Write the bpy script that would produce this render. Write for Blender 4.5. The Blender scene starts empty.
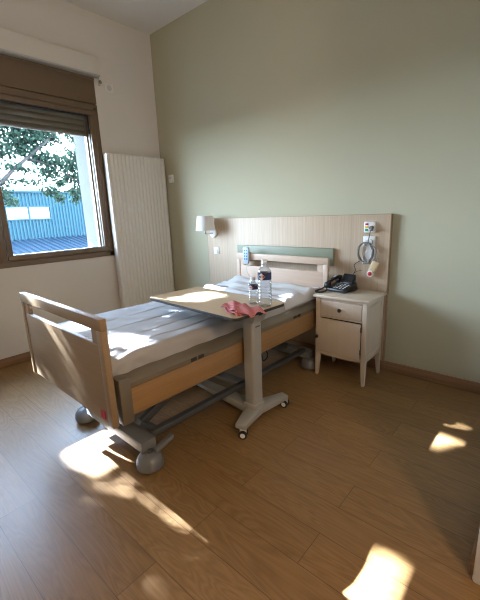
import bpy, bmesh, math, random
import numpy as np
from mathutils import Vector, Matrix

random.seed(7)
rng = np.random.default_rng(11)
scene = bpy.context.scene
COL = scene.collection
PI = math.pi

# ------------------------------------------------------------------ materials
def new_mat(name):
    m = bpy.data.materials.new(name)
    m.use_nodes = True
    nt = m.node_tree
    nt.nodes.clear()
    out = nt.nodes.new('ShaderNodeOutputMaterial')
    return m, nt, out

def N(nt, typ, **kw):
    n = nt.nodes.new(typ)
    for k, v in kw.items():
        if k.startswith('i_'):
            key = k[2:]
            key = int(key) if key.isdigit() else key
            n.inputs[key].default_value = v
        else:
            setattr(n, k, v)
    return n

def c4(c):
    return (c[0], c[1], c[2], 1.0)

def srgb(r, g, b):
    f = lambda v: (v / 255 / 12.92) if v / 255 <= 0.04045 else ((v / 255 + 0.055) / 1.055) ** 2.4
    return (f(r), f(g), f(b))

def plain(name, col, rough=0.5, metal=0.0, spec=0.5, var=0.05, scale=12.0, bump=0.0, bscale=200.0):
    """principled surface with a faint procedural unevenness in colour and an optional fine bump"""
    m, nt, out = new_mat(name)
    b = N(nt, 'ShaderNodeBsdfPrincipled')
    b.inputs['Roughness'].default_value = rough
    b.inputs['Metallic'].default_value = metal
    b.inputs['Specular IOR Level'].default_value = spec
    tc = N(nt, 'ShaderNodeTexCoord')
    no = N(nt, 'ShaderNodeTexNoise')
    no.inputs['Scale'].default_value = scale
    no.inputs['Detail'].default_value = 4
    nt.links.new(tc.outputs['Object'], no.inputs['Vector'])
    mix = N(nt, 'ShaderNodeMix', data_type='RGBA')
    mix.inputs[6].default_value = c4([max(0, x * (1 - var)) for x in col])
    mix.inputs[7].default_value = c4([min(1, x * (1 + var)) for x in col])
    nt.links.new(no.outputs['Fac'], mix.inputs[0])
    nt.links.new(mix.outputs[2], b.inputs['Base Color'])
    if bump > 0:
        n2 = N(nt, 'ShaderNodeTexNoise')
        n2.inputs['Scale'].default_value = bscale
        n2.inputs['Detail'].default_value = 3
        nt.links.new(tc.outputs['Object'], n2.inputs['Vector'])
        bp = N(nt, 'ShaderNodeBump')
        bp.inputs['Strength'].default_value = bump
        bp.inputs['Distance'].default_value = 0.002
        nt.links.new(n2.outputs['Fac'], bp.inputs['Height'])
        nt.links.new(bp.outputs['Normal'], b.inputs['Normal'])
    nt.links.new(b.outputs[0], out.inputs[0])
    return m

def wood(name, c1, c2, scale=(40, 40, 2.2), rough=0.45, spec=0.4, fine=0.35):
    """straight-grained wood; the small number in scale is the direction of the grain"""
    m, nt, out = new_mat(name)
    b = N(nt, 'ShaderNodeBsdfPrincipled')
    b.inputs['Roughness'].default_value = rough
    b.inputs['Specular IOR Level'].default_value = spec
    tc = N(nt, 'ShaderNodeTexCoord')
    mp = N(nt, 'ShaderNodeMapping')
    mp.inputs['Scale'].default_value = scale
    nt.links.new(tc.outputs['Object'], mp.inputs['Vector'])
    n1 = N(nt, 'ShaderNodeTexNoise')
    n1.inputs['Scale'].default_value = 1.0
    n1.inputs['Detail'].default_value = 6
    n1.inputs['Roughness'].default_value = 0.6
    n1.inputs['Distortion'].default_value = 0.6
    nt.links.new(mp.outputs[0], n1.inputs['Vector'])
    n2 = N(nt, 'ShaderNodeTexNoise')
    n2.inputs['Scale'].default_value = 5.0
    n2.inputs['Detail'].default_value = 3
    nt.links.new(mp.outputs[0], n2.inputs['Vector'])
    add = N(nt, 'ShaderNodeMix', data_type='FLOAT')
    add.inputs[0].default_value = fine
    nt.links.new(n1.outputs['Fac'], add.inputs[2])
    nt.links.new(n2.outputs['Fac'], add.inputs[3])
    ramp = N(nt, 'ShaderNodeValToRGB')
    ramp.color_ramp.elements[0].position = 0.32
    ramp.color_ramp.elements[0].color = c4(c1)
    ramp.color_ramp.elements[1].position = 0.68
    ramp.color_ramp.elements[1].color = c4(c2)
    nt.links.new(add.outputs[0], ramp.inputs[0])
    nt.links.new(ramp.outputs[0], b.inputs['Base Color'])
    nt.links.new(b.outputs[0], out.inputs[0])
    return m

def floor_material():
    m, nt, out = new_mat('oak_vinyl_planks')
    L = nt.links.new
    b = N(nt, 'ShaderNodeBsdfPrincipled')
    b.inputs['Specular IOR Level'].default_value = 0.5
    tc = N(nt, 'ShaderNodeTexCoord')
    mp = N(nt, 'ShaderNodeMapping')
    mp.inputs['Location'].default_value = (0.35, 0.012, 0)
    L(tc.outputs['Object'], mp.inputs['Vector'])
    br = N(nt, 'ShaderNodeTexBrick')
    br.offset = 0.37
    br.inputs['Color1'].default_value = (0.15, 0.15, 0.15, 1)
    br.inputs['Color2'].default_value = (0.85, 0.85, 0.85, 1)
    br.inputs['Mortar'].default_value = (0.5, 0.5, 0.5, 1)
    br.inputs['Scale'].default_value = 1.0
    br.inputs['Mortar Size'].default_value = 0.0016
    br.inputs['Mortar Smooth'].default_value = 0.3
    br.inputs['Brick Width'].default_value = 1.2
    br.inputs['Row Height'].default_value = 0.178
    L(mp.outputs[0], br.inputs['Vector'])
    # per-plank shift of the grain
    sc = N(nt, 'ShaderNodeVectorMath', operation='SCALE')
    sc.inputs['Scale'].default_value = 17.0
    L(br.outputs['Color'], sc.inputs[0])
    ad = N(nt, 'ShaderNodeVectorMath', operation='ADD')
    L(tc.outputs['Object'], ad.inputs[0])
    L(sc.outputs[0], ad.inputs[1])
    g = N(nt, 'ShaderNodeMapping')
    g.inputs['Scale'].default_value = (0.9, 6.5, 6.5)
    L(ad.outputs[0], g.inputs['Vector'])
    n1 = N(nt, 'ShaderNodeTexNoise')
    n1.inputs['Scale'].default_value = 1.0
    n1.inputs['Detail'].default_value = 3
    n1.inputs['Distortion'].default_value = 0.9
    L(g.outputs[0], n1.inputs['Vector'])
    # cathedral rings from a contour of the smooth noise
    mu = N(nt, 'ShaderNodeMath', operation='MULTIPLY')
    mu.inputs[1].default_value = 17.0
    L(n1.outputs['Fac'], mu.inputs[0])
    fr = N(nt, 'ShaderNodeMath', operation='PINGPONG')
    fr.inputs[1].default_value = 0.5
    L(mu.outputs[0], fr.inputs[0])
    g2 = N(nt, 'ShaderNodeMapping')
    g2.inputs['Scale'].default_value = (5.0, 120.0, 120.0)
    L(ad.outputs[0], g2.inputs['Vector'])
    n2 = N(nt, 'ShaderNodeTexNoise')
    n2.inputs['Scale'].default_value = 1.0
    n2.inputs['Detail'].default_value = 4
    L(g2.outputs[0], n2.inputs['Vector'])
    a1 = N(nt, 'ShaderNodeMath', operation='MULTIPLY')
    a1.inputs[1].default_value = 0.62
    L(fr.outputs[0], a1.inputs[0])
    a2 = N(nt, 'ShaderNodeMath', operation='MULTIPLY_ADD')
    a2.inputs[1].default_value = 0.55
    L(n2.outputs['Fac'], a2.inputs[0])
    L(a1.outputs[0], a2.inputs[2])
    sep = N(nt, 'ShaderNodeSeparateColor')
    L(br.outputs['Color'], sep.inputs[0])
    a3 = N(nt, 'ShaderNodeMath', operation='MULTIPLY_ADD')
    a3.inputs[1].default_value = 0.35
    L(sep.outputs[0], a3.inputs[0])
    L(a2.outputs[0], a3.inputs[2])
    ramp = N(nt, 'ShaderNodeValToRGB')
    e = ramp.color_ramp.elements
    e[0].position = 0.15
    e[0].color = c4(FLOOR_DARK)
    e[1].position = 0.95
    e[1].color = c4(FLOOR_LIGHT)
    L(a3.outputs[0], ramp.inputs[0])
    seam = N(nt, 'ShaderNodeMix', data_type='RGBA')
    seam.inputs[7].default_value = (0.05, 0.028, 0.014, 1)
    sf = N(nt, 'ShaderNodeMath', operation='MULTIPLY')
    sf.inputs[1].default_value = 0.75
    L(br.outputs['Fac'], sf.inputs[0])
    L(sf.outputs[0], seam.inputs[0])
    L(ramp.outputs[0], seam.inputs[6])
    L(seam.outputs[2], b.inputs['Base Color'])
    rr = N(nt, 'ShaderNodeMapRange')
    rr.inputs['To Min'].default_value = 0.30
    rr.inputs['To Max'].default_value = 0.44
    L(n2.outputs['Fac'], rr.inputs['Value'])
    L(rr.outputs[0], b.inputs['Roughness'])
    bp = N(nt, 'ShaderNodeBump')
    bp.inputs['Strength'].default_value = 0.25
    bp.inputs['Distance'].default_value = 0.0015
    L(n2.outputs['Fac'], bp.inputs['Height'])
    L(bp.outputs['Normal'], b.inputs['Normal'])
    L(b.outputs[0], out.inputs[0])
    return m

def see_through(name, tint, gloss_rough=0.02, refr=0.0, ior=1.33, base=0.04, edge=0.55):
    """clear sheet: lets light and view through, with a fresnel reflection"""
    m, nt, out = new_mat(name)
    L = nt.links.new
    tr = N(nt, 'ShaderNodeBsdfTransparent')
    tr.inputs[0].default_value = c4(tint)
    body = tr
    if refr > 0:
        rf = N(nt, 'ShaderNodeBsdfRefraction')
        rf.inputs['IOR'].default_value = ior
        rf.inputs['Roughness'].default_value = 0.0
        rf.inputs['Color'].default_value = c4(tint)
        body = N(nt, 'ShaderNodeMixShader')
        body.inputs[0].default_value = refr
        L(tr.outputs[0], body.inputs[1])
        L(rf.outputs[0], body.inputs[2])
    gl = N(nt, 'ShaderNodeBsdfGlossy')
    gl.inputs['Roughness'].default_value = gloss_rough
    lw = N(nt, 'ShaderNodeLayerWeight')
    lw.inputs['Blend'].default_value = 0.35
    mr = N(nt, 'ShaderNodeMapRange')
    mr.inputs['To Min'].default_value = base
    mr.inputs['To Max'].default_value = edge
    L(lw.outputs['Facing'], mr.inputs['Value'])
    mx = N(nt, 'ShaderNodeMixShader')
    L(mr.outputs[0], mx.inputs[0])
    L(body.outputs[0], mx.inputs[1])
    L(gl.outputs[0], mx.inputs[2])
    L(mx.outputs[0], out.inputs[0])
    return m

def gingham(name, c1, c2, size=0.006):
    m, nt, out = new_mat(name)
    L = nt.links.new
    b = N(nt, 'ShaderNodeBsdfPrincipled')
    b.inputs['Roughness'].default_value = 0.9
    b.inputs['Specular IOR Level'].default_value = 0.1
    tc = N(nt, 'ShaderNodeTexCoord')
    sx = N(nt, 'ShaderNodeSeparateXYZ')
    L(tc.outputs['UV'], sx.inputs[0])
    vals = []
    for k in (0, 1):
        p = N(nt, 'ShaderNodeMath', operation='PINGPONG')
        p.inputs[1].default_value = size
        L(sx.outputs[k], p.inputs[0])
        g = N(nt, 'ShaderNodeMath', operation='GREATER_THAN')
        g.inputs[1].default_value = size * 0.5
        L(p.outputs[0], g.inputs[0])
        vals.append(g)
    s = N(nt, 'ShaderNodeMath', operation='ADD')
    L(vals[0].outputs[0], s.inputs[0])
    L(vals[1].outputs[0], s.inputs[1])
    h = N(nt, 'ShaderNodeMath', operation='MULTIPLY')
    h.inputs[1].default_value = 0.5
    L(s.outputs[0], h.inputs[0])
    mx = N(nt, 'ShaderNodeMix', data_type='RGBA')
    mx.inputs[6].default_value = c4(c1)
    mx.inputs[7].default_value = c4(c2)
    L(h.outputs[0], mx.inputs[0])
    L(mx.outputs[2], b.inputs['Base Color'])
    L(b.outputs[0], out.inputs[0])
    return m

def leaf_material():
    m, nt, out = new_mat('plane_tree_leaf')
    L = nt.links.new
    d = N(nt, 'ShaderNodeBsdfDiffuse')
    t = N(nt, 'ShaderNodeBsdfTranslucent')
    tc = N(nt, 'ShaderNodeTexCoord')
    no = N(nt, 'ShaderNodeTexNoise')
    no.inputs['Scale'].default_value = 3.0
    L(tc.outputs['Object'], no.inputs['Vector'])
    mx = N(nt, 'ShaderNodeMix', data_type='RGBA')
    mx.inputs[6].default_value = c4(LEAF_A)
    mx.inputs[7].default_value = c4(LEAF_B)
    L(no.outputs['Fac'], mx.inputs[0])
    L(mx.outputs[2], d.inputs[0])
    L(mx.outputs[2], t.inputs[0])
    s = N(nt, 'ShaderNodeMixShader')
    s.inputs[0].default_value = 0.3
    L(d.outputs[0], s.inputs[1])
    L(t.outputs[0], s.inputs[2])
    L(s.outputs[0], out.inputs[0])
    return m

def emit(name, col, strength):
    m, nt, out = new_mat(name)
    e = N(nt, 'ShaderNodeEmission')
    e.inputs[0].default_value = c4(col)
    e.inputs[1].default_value = strength
    nt.links.new(e.outputs[0], out.inputs[0])
    return m

# ---- light and colour settings
SKY_STRENGTH = 26.0
SUN_STRENGTH = 100.0
LAMP_POWER = 37.0
EXPOSURE = 1.0
SUN_DIR = Vector((1.0, 0.14, -0.60))
FLOOR_DARK = (0.155, 0.083, 0.029)
FLOOR_LIGHT = (0.310, 0.178, 0.072)
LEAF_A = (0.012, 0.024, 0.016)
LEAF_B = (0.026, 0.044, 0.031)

M = {}
M['wall_white'] = plain('warm_white_paint', (0.67, 0.64, 0.605), 0.85, spec=0.2, var=0.015, scale=3, bump=0.08, bscale=350)
M['wall_green'] = plain('sage_green_paint', (0.475, 0.455, 0.328), 0.8, spec=0.25, var=0.015, scale=3, bump=0.08, bscale=350)
M['wall_unseen'] = plain('unseen_wall_tone', (0.50, 0.47, 0.42), 0.85, spec=0.2, var=0.015, scale=3, bump=0.08, bscale=350)  # tone of the unseen walls behind the camera, darkened to cut bounce light
M['ceiling'] = plain('ceiling_paint', (0.74, 0.71, 0.67), 0.9, spec=0.15, var=0.015, scale=3)
M['floor'] = floor_material()
M['skirt'] = wood('oak_skirting', (0.20, 0.105, 0.05), (0.33, 0.19, 0.10), (2.0, 2.0, 60), 0.45)
M['window_brown'] = plain('bronze_aluminium', srgb(112, 94, 75), 0.42, metal=0.25, spec=0.4, var=0.05)
M['window_dark'] = plain('dark_gasket', (0.012, 0.012, 0.012), 0.6, var=0.1)
M['shutter'] = plain('bronze_shutter_slats', srgb(120, 108, 92), 0.45, metal=0.2, var=0.05)
M['pelmet'] = plain('white_blind_box', (0.66, 0.63, 0.58), 0.55, var=0.01)
M['pelmet_shade'] = plain('shaded_box_underside', (0.42, 0.42, 0.42), 0.5)  # shade under the white blind box, put into the colour as grey
M['glass'] = see_through('window_glass', (0.95, 0.97, 0.98), base=0.02, edge=0.3)
M['radiator'] = plain('radiator_enamel', (0.70, 0.68, 0.645), 0.35, var=0.01)
M['white_plastic'] = plain('white_plastic', (0.74, 0.73, 0.71), 0.35, var=0.01)
M['pale_grey'] = plain('pale_grey_plastic', (0.55, 0.54, 0.52), 0.4, var=0.02)
M['panel_oak'] = wood('pale_oak_laminate', (0.46, 0.35, 0.245), (0.60, 0.475, 0.345), (70, 70, 1.4), 0.5, fine=0.3)
M['panel_edge'] = wood('oak_edge_band', (0.28, 0.18, 0.095), (0.40, 0.27, 0.16), (40, 40, 1.5), 0.5)
M['bed_wood'] = wood('beech_laminate', (0.25, 0.162, 0.088), (0.305, 0.205, 0.118), (2.2, 50, 50), 0.4)
M['bed_wood_rail'] = wood('warm_beech_laminate', (0.25, 0.138, 0.055), (0.32, 0.184, 0.078), (50, 1.8, 50), 0.4)
M['bed_head'] = wood('pale_beech_laminate', (0.56, 0.42, 0.315), (0.64, 0.49, 0.38), (2.0, 50, 50), 0.45)
M['green_guard'] = plain('sage_guard_strip', srgb(136, 143, 122), 0.5, var=0.02)
M['bed_metal'] = plain('taupe_bed_rail', srgb(110, 101, 86), 0.4, metal=0.15, var=0.03)
M['frame_metal'] = plain('grey_painted_steel', (0.085, 0.088, 0.09), 0.38, metal=0.35, var=0.05)
M['frame_light'] = plain('light_grey_painted_steel', (0.16, 0.165, 0.17), 0.35, metal=0.1, var=0.03)
M['dark'] = plain('black_rubber', (0.015, 0.015, 0.016), 0.6, var=0.1)
M['black'] = plain('black_phone_plastic', (0.008, 0.008, 0.009), 0.35, var=0.1)
M['screen'] = plain('dark_lcd', (0.012, 0.013, 0.014), 0.12, var=0.05)
M['keys'] = plain('pale_key_legends', (0.7, 0.7, 0.7), 0.5)
M['castor'] = plain('castor_shell', (0.14, 0.14, 0.14), 0.35, var=0.03)
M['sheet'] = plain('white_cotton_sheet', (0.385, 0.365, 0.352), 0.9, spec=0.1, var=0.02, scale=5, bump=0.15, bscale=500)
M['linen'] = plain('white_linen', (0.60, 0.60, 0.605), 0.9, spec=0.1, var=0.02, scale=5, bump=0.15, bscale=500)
M['table_top'] = wood('table_laminate', (0.41, 0.285, 0.165), (0.48, 0.335, 0.20), (2.0, 40, 40), 0.33, fine=0.2)
M['table_metal'] = plain('warm_grey_steel', srgb(160, 157, 149), 0.35, metal=0.1, var=0.02)
M['night'] = wood('limed_white_wood', (0.60, 0.50, 0.385), (0.64, 0.54, 0.425), (35, 35, 1.2), 0.45, fine=0.15)
M['void'] = plain('dark_recess', (0.03, 0.025, 0.02), 0.8)
M['bottle'] = see_through('clear_bottle_plastic', (0.93, 0.95, 0.96), 0.08, refr=0.25, ior=1.12, base=0.10, edge=0.75)
M['label_navy'] = plain('navy_label', (0.012, 0.018, 0.075), 0.35, var=0.05)
M['label_white'] = plain('white_emblem', (0.75, 0.72, 0.72), 0.4)
M['label_pink'] = plain('pink_emblem', (0.72, 0.28, 0.24), 0.4)
M['cap'] = plain('pale_cap', (0.72, 0.74, 0.76), 0.4)
M['gingham'] = gingham('red_gingham', (0.56, 0.30, 0.30), (0.40, 0.05, 0.06))
M['lamp_shade'] = plain('white_shade_fabric', (0.72, 0.72, 0.71), 0.8, spec=0.1, var=0.01)
M['chrome'] = plain('brushed_steel', (0.6, 0.6, 0.6), 0.25, metal=0.9, var=0.02)
M['remote'] = plain('pale_blue_plastic', srgb(178, 200, 216), 0.4)
M['remote_key'] = plain('blue_buttons', srgb(70, 105, 150), 0.5)
M['cable_grey'] = plain('grey_cable', (0.21, 0.20, 0.185), 0.5)
M['beige'] = plain('aged_beige_plastic', srgb(205, 180, 140), 0.45)
M['red'] = plain('red_button', (0.50, 0.02, 0.025), 0.35)
M['yellow'] = plain('yellow_button', (0.75, 0.5, 0.05), 0.4)
M['green'] = plain('green_button', (0.03, 0.3, 0.1), 0.4)
M['sticker'] = plain('red_sticker', (0.42, 0.03, 0.05), 0.5)
M['blue_clad'] = plain('blue_metal_cladding', (0.0125, 0.036, 0.047), 0.7, spec=0.08, var=0.06, scale=0.6)
M['blue_roof'] = plain('dark_blue_roof_sheet', (0.0045, 0.012, 0.0195), 0.7, spec=0.08, var=0.08, scale=1.0)
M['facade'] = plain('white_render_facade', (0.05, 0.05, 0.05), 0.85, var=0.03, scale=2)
M['asphalt'] = plain('asphalt', (0.05, 0.05, 0.05), 0.9, var=0.2, scale=4)
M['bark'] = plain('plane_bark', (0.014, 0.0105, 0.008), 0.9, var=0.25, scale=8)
M['leaf'] = leaf_material()
M['mirror_pane'] = plain('reflective_pane', (0.12, 0.13, 0.13), 0.08, metal=0.9, var=0.02)
M['lamp_diffuser'] = emit('lamp_diffuser', (1.0, 0.8, 0.58), 4.0)

# ------------------------------------------------------------------ mesh builder
class G:
    def __init__(self):
        self.bm = bmesh.new()
        self.mi = 0

    def _begin(self):
        self.n0 = len(self.bm.verts)
        self.old = set(self.bm.faces)

    def _tagmi(self):
        if self.mi:
            for f in self.bm.faces:
                if f not in self.old:
                    f.material_index = self.mi

    def box(self, x0, x1, y0, y1, z0, z1, bev=0.0, seg=2, mat=None):
        bm = self.bm
        self._begin()
        P = [(x, y, z) for z in (z0, z1) for y in (y0, y1) for x in (x0, x1)]
        if mat is not None:
            P = [mat @ Vector(p) for p in P]
        v = [bm.verts.new(p) for p in P]
        F = [(0, 2, 3, 1), (4, 5, 7, 6), (0, 1, 5, 4), (2, 6, 7, 3), (0, 4, 6, 2), (1, 3, 7, 5)]
        fs = [bm.faces.new([v[i] for i in f]) for f in F]
        if bev > 0:
            es = list({e for f in fs for e in f.edges})
            bmesh.ops.bevel(bm, geom=es, offset=bev, segments=seg, profile=0.5, affect='EDGES')
        self._tagmi()
        return self

    def hexa(self, low, high, bev=0.0):
        """a block from two quads of points"""
        bm = self.bm
        self._begin()
        a = [bm.verts.new(p) for p in low]
        b = [bm.verts.new(p) for p in high]
        fs = [bm.faces.new(a[::-1]), bm.faces.new(b)]
        for i in range(4):
            j = (i + 1) % 4
            fs.append(bm.faces.new([a[i], a[j], b[j], b[i]]))
        if bev > 0:
            es = list({e for f in fs for e in f.edges})
            bmesh.ops.bevel(bm, geom=es, offset=bev, segments=2, profile=0.5, affect='EDGES')
        self._tagmi()
        return self

    def prism(self, poly, axis, a0, a1, bev=0.0):
        """poly: 2-D outline in the plane across axis (x: yz, y: xz, z: xy)"""
        bm = self.bm
        self._begin()
        def pt(p, a):
            return {'x': (a, p[0], p[1]), 'y': (p[0], a, p[1]), 'z': (p[0], p[1], a)}[axis]
        A = [bm.verts.new(pt(p, a0)) for p in poly]
        B = [bm.verts.new(pt(p, a1)) for p in poly]
        fs = [bm.faces.new(A[::-1]), bm.faces.new(B)]
        n = len(poly)
        for i in range(n):
            j = (i + 1) % n
            fs.append(bm.faces.new([A[i], A[j], B[j], B[i]]))
        bmesh.ops.recalc_face_normals(bm, faces=fs)
        if bev > 0:
            es = list({e for f in fs[:2] for e in f.edges})
            bmesh.ops.bevel(bm, geom=es, offset=bev, segments=2, profile=0.5, affect='EDGES')
        self._tagmi()
        return self

    def tube(self, pts, r, seg=10, closed=False, caps=True):
        bm = self.bm
        self._begin()
        P = [Vector(p) for p in pts]
        n = len(P)
        rr = r if isinstance(r, (list, tuple)) else [r] * n
        rings = []
        up = None
        for i in range(n):
            if closed:
                t = (P[(i + 1) % n] - P[i - 1]).normalized()
            else:
                t = (P[min(i + 1, n - 1)] - P[max(i - 1, 0)]).normalized()
            if up is None:
                up = t.orthogonal().normalized()
            up = (up - t * up.dot(t))
            up = up.normalized() if up.length > 1e-6 else t.orthogonal().normalized()
            s = t.cross(up)
            rings.append([bm.verts.new(P[i] + (up * math.cos(2 * PI * k / seg) + s * math.sin(2 * PI * k / seg)) * rr[i]) for k in range(seg)])
        m = n if closed else n - 1
        for i in range(m):
            a, b = rings[i], rings[(i + 1) % n]
            for k in range(seg):
                bm.faces.new([a[k], a[(k + 1) % seg], b[(k + 1) % seg], b[k]])
        if caps and not closed:
            bm.faces.new(rings[0][::-1])
            bm.faces.new(rings[-1])
        self._tagmi()
        return self

    def lathe(self, prof, o=(0, 0, 0), seg=28, axis='z', caps=True):
        """prof: (radius, height) pairs turned about the axis through o"""
        bm = self.bm
        self._begin()
        o = Vector(o)
        rings = []
        for r, h in prof:
            ring = []
            for k in range(seg):
                c, s = math.cos(2 * PI * k / seg) * r, math.sin(2 * PI * k / seg) * r
                p = {'z': (c, s, h), 'y': (c, h, -s), 'x': (h, c, s)}[axis]
                ring.append(bm.verts.new(o + Vector(p)))
            rings.append(ring)
        for a, b in zip(rings, rings[1:]):
            for k in range(seg):
                bm.faces.new([a[k], a[(k + 1) % seg], b[(k + 1) % seg], b[k]])
        if caps:
            if prof[0][0] > 1e-6:
                bm.faces.new(rings[0][::-1])
            if prof[-1][0] > 1e-6:
                bm.faces.new(rings[-1])
        self._tagmi()
        return self

    def build(self, name, mats, parent=None, smooth=35, loc=None, rotz=0.0):
        me = bpy.data.meshes.new(name)
        bmesh.ops.remove_doubles(self.bm, verts=self.bm.verts, dist=1e-6)
        bmesh.ops.recalc_face_normals(self.bm, faces=self.bm.faces)
        self.bm.to_mesh(me)
        self.bm.free()
        for m in (mats if isinstance(mats, (list, tuple)) else [mats]):
            me.materials.append(m)
        if smooth:
            me.shade_smooth()
            me.set_sharp_from_angle(angle=math.radians(smooth))
        o = bpy.data.objects.new(name, me)
        COL.objects.link(o)
        if parent is not None:
            o.parent = parent
        if loc is not None:
            o.location = loc
        o.rotation_euler.z = rotz
        return o

def tag(o, label=None, cat=None, group=None, kind=None):
    for k, v in (('label', label), ('category', cat), ('group', group), ('kind', kind)):
        if v:
            o[k] = v
    return o

def thing(name, label, cat, loc=(0, 0, 0), rotz=0.0, group=None):
    o = bpy.data.objects.new(name, None)
    o.empty_display_size = 0.1
    COL.objects.link(o)
    o.location = loc
    o.rotation_euler = (0, 0, rotz)
    return tag(o, label, cat, group)

def struct_root(name, loc=(0, 0, 0)):
    o = bpy.data.objects.new(name, None)
    COL.objects.link(o)
    o.location = loc
    return tag(o, kind='structure')

def struct(name, g, mats, parent=None, smooth=35):
    o = g.build(name, mats, parent, smooth)
    if parent is None:
        tag(o, kind='structure')
    return o

def arc(cx, cy, r, a0, a1, n):
    return [(cx + r * math.cos(a0 + (a1 - a0) * i / n), cy + r * math.sin(a0 + (a1 - a0) * i / n)) for i in range(n + 1)]

def rrect(x0, x1, y0, y1, r, n=5):
    return (arc(x1 - r, y0 + r, r, -PI / 2, 0, n) + arc(x1 - r, y1 - r, r, 0, PI / 2, n)
            + arc(x0 + r, y1 - r, r, PI / 2, PI, n) + arc(x0 + r, y0 + r, r, PI, 1.5 * PI, n))

def spline(P, n=8):
    """Catmull-Rom through points"""
    P = [Vector(p) for p in P]
    Q = [P[0] * 2 - P[1]] + P + [P[-1] * 2 - P[-2]]
    out = []
    for i in range(1, len(Q) - 2):
        a, b, c, d = Q[i - 1:i + 3]
        for k in range(n):
            t = k / n
            out.append(0.5 * ((2 * b) + (c - a) * t + (2 * a - 5 * b + 4 * c - d) * t * t + (3 * b - a - 3 * c + d) * t ** 3))
    out.append(P[-1])
    return out

# ------------------------------------------------------------------ room
H = 3.405
XR = 3.785          # right wall of the bedroom, ends at a corner where the entrance begins
YC = -1.62           # that corner
YB = -3.80           # wall behind the camera
XE = 6.2             # far end of the entrance
WT = 0.40            # thickness of the outer wall
WY0, WY1 = -3.01, -0.773      # window
WZ0, WZ1 = 0.94, 2.79

struct('floor', G().box(-0.0, XE, YB, 0.0, -0.1, 0.0), M['floor'], smooth=0)
struct('ceiling', G().box(-WT, XE, YB, 0.12, H, H + 0.15), M['ceiling'], smooth=0)
g = G()
OY0, OY1, OZ0, OZ1 = WY0 + 0.012, WY1 - 0.012, WZ0 + 0.012, WZ1 - 0.012
g.box(-WT, 0, YB, OY0, -0.1, H)
g.box(-WT, 0, OY1, 0.0, -0.1, H)
g.box(-WT, 0, OY0, OY1, -0.1, OZ0)
g.box(-WT, 0, OY0, OY1, OZ1, H)
struct('wall_left', g, M['wall_white'], smooth=0)
g = G()   # the rendered outer skin of the facade with the deep reveals
RY0, RY1, RZ0, RZ1 = WY0 + 0.05, -0.86, 1.0, 2.55
g.box(-WT - 0.03, -WT, YB - 3, RY0, -3.0, H + 0.6)
g.box(-WT - 0.03, -WT, RY1, 3.0, -3.0, H + 0.6)
g.box(-WT - 0.03, -WT, RY0, RY1, -3.0, RZ0)
g.box(-WT - 0.03, -WT, RY0, RY1, RZ1, H + 0.6)
g.box(-WT, -0.075, RY1, OY1, OZ0, OZ1)
g.box(-WT, -0.075, OY0, RY0, OZ0, OZ1)
g.box(-WT, -0.075, RY0, RY1, RZ1, OZ1)
g.box(-WT, -0.075, RY0, RY1, OZ0, RZ0)
struct('wall_facade', g, M['facade'], smooth=0)
struct('wall_back', G().box(-WT, XR + 0.1, 0.0, 0.12, -0.1, H), M['wall_green'], smooth=0)
struct('wall_right', G().box(XR, XR + 0.1, YC, 0.0, -0.1, H, 0.012), M['wall_white'])
struct('wall_entrance', G().box(XR + 0.1, XE, YC, YC + 0.1, -0.1, H), M['wall_white'], smooth=0)
struct('wall_end', G().box(XE, XE + 0.1, YB, YC + 0.1, -0.1, H), M['wall_unseen'], smooth=0)
struct('wall_front', G().box(-WT, XE + 0.1, YB - 0.12, YB, -0.1, H), M['wall_unseen'], smooth=0)
SK = 0.088
struct('baseboard_back', G().box(0.0, XR, -0.014, 0.0, 0, SK, 0.004), M['skirt'])
struct('baseboard_left', G().box(0.0, 0.014, YB, -0.014, 0, SK, 0.004), M['skirt'])
struct('baseboard_right', G().box(XR - 0.014, XR, YC + 0.03, -0.014, 0, SK, 0.004), M['skirt'])

# ------------------------------------------------------------------ window
W = struct_root('window_1')
XI = 0.012           # inner face of the frame
g = G()
fw = 0.055
YM = -1.89
g.box(-0.07, XI, WY0, WY1, WZ0, WZ0 + fw, 0.004)
g.box(-0.07, XI, WY1 - fw, WY1, WZ0, 2.50, 0.004)
g.box(-0.07, XI, WY0, WY0 + fw, WZ0, 2.50, 0.004)
g.box(-0.07, XI, YM - 0.03, YM + 0.03, WZ0 + fw, 2.47, 0.004)
g.box(-0.07, XI, WY0, WY1, 2.465, 2.525, 0.004)
g.build('window_frame', M['window_brown'], W)
g = G().box(-0.07, XI - 0.002, WY0, WY1, 2.532, WZ1, 0.004)
g.box(-0.02, XI + 0.004, WY0, WY1, WZ1 - 0.03, WZ1, 0.003)
g.build('shutter_box', M['window_brown'], W)
for (a, b, hs) in ((YM + 0.03, WY1 - fw, -1), (WY0 + fw, YM - 0.03, 1)):
    g = G()
    s = 0.046
    z0, z1 = WZ0 + fw + 0.006, 2.459
    a += 0.006
    b -= 0.006
    sx0, sx1 = -0.055, XI + 0.010
    g.box(sx0, sx1, a, b, z0, z0 + s, 0.005)
    g.box(sx0, sx1, a, b, z1 - s, z1, 0.005)
    g.box(sx0, sx1, a, a + s, z0 + s, z1 - s, 0.005)
    g.box(sx0, sx1, b - s, b, z0 + s, z1 - s, 0.005)
    sash = g.build('sash', M['window_brown'], W)
    q = G()
    q.box(-0.03, -0.006, a + s - 0.004, a + s + 0.006, z0 + s, z1 - s)
    q.box(-0.03, -0.006, b - s - 0.006, b - s + 0.004, z0 + s, z1 - s)
    q.box(-0.03, -0.006, a + s + 0.006, b - s - 0.006, z0 + s - 0.004, z0 + s + 0.004)
    q.box(-0.03, -0.006, a + s + 0.006, b - s - 0.006, z1 - s - 0.012, z1 - s + 0.004)
    q.build('gasket', M['window_dark'], sash)
    G().box(-0.024, -0.016, a + s + 0.001, b - s - 0.001, z0 + s + 0.001, z1 - s - 0.001).build('pane', M['glass'], sash, smooth=0)
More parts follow.
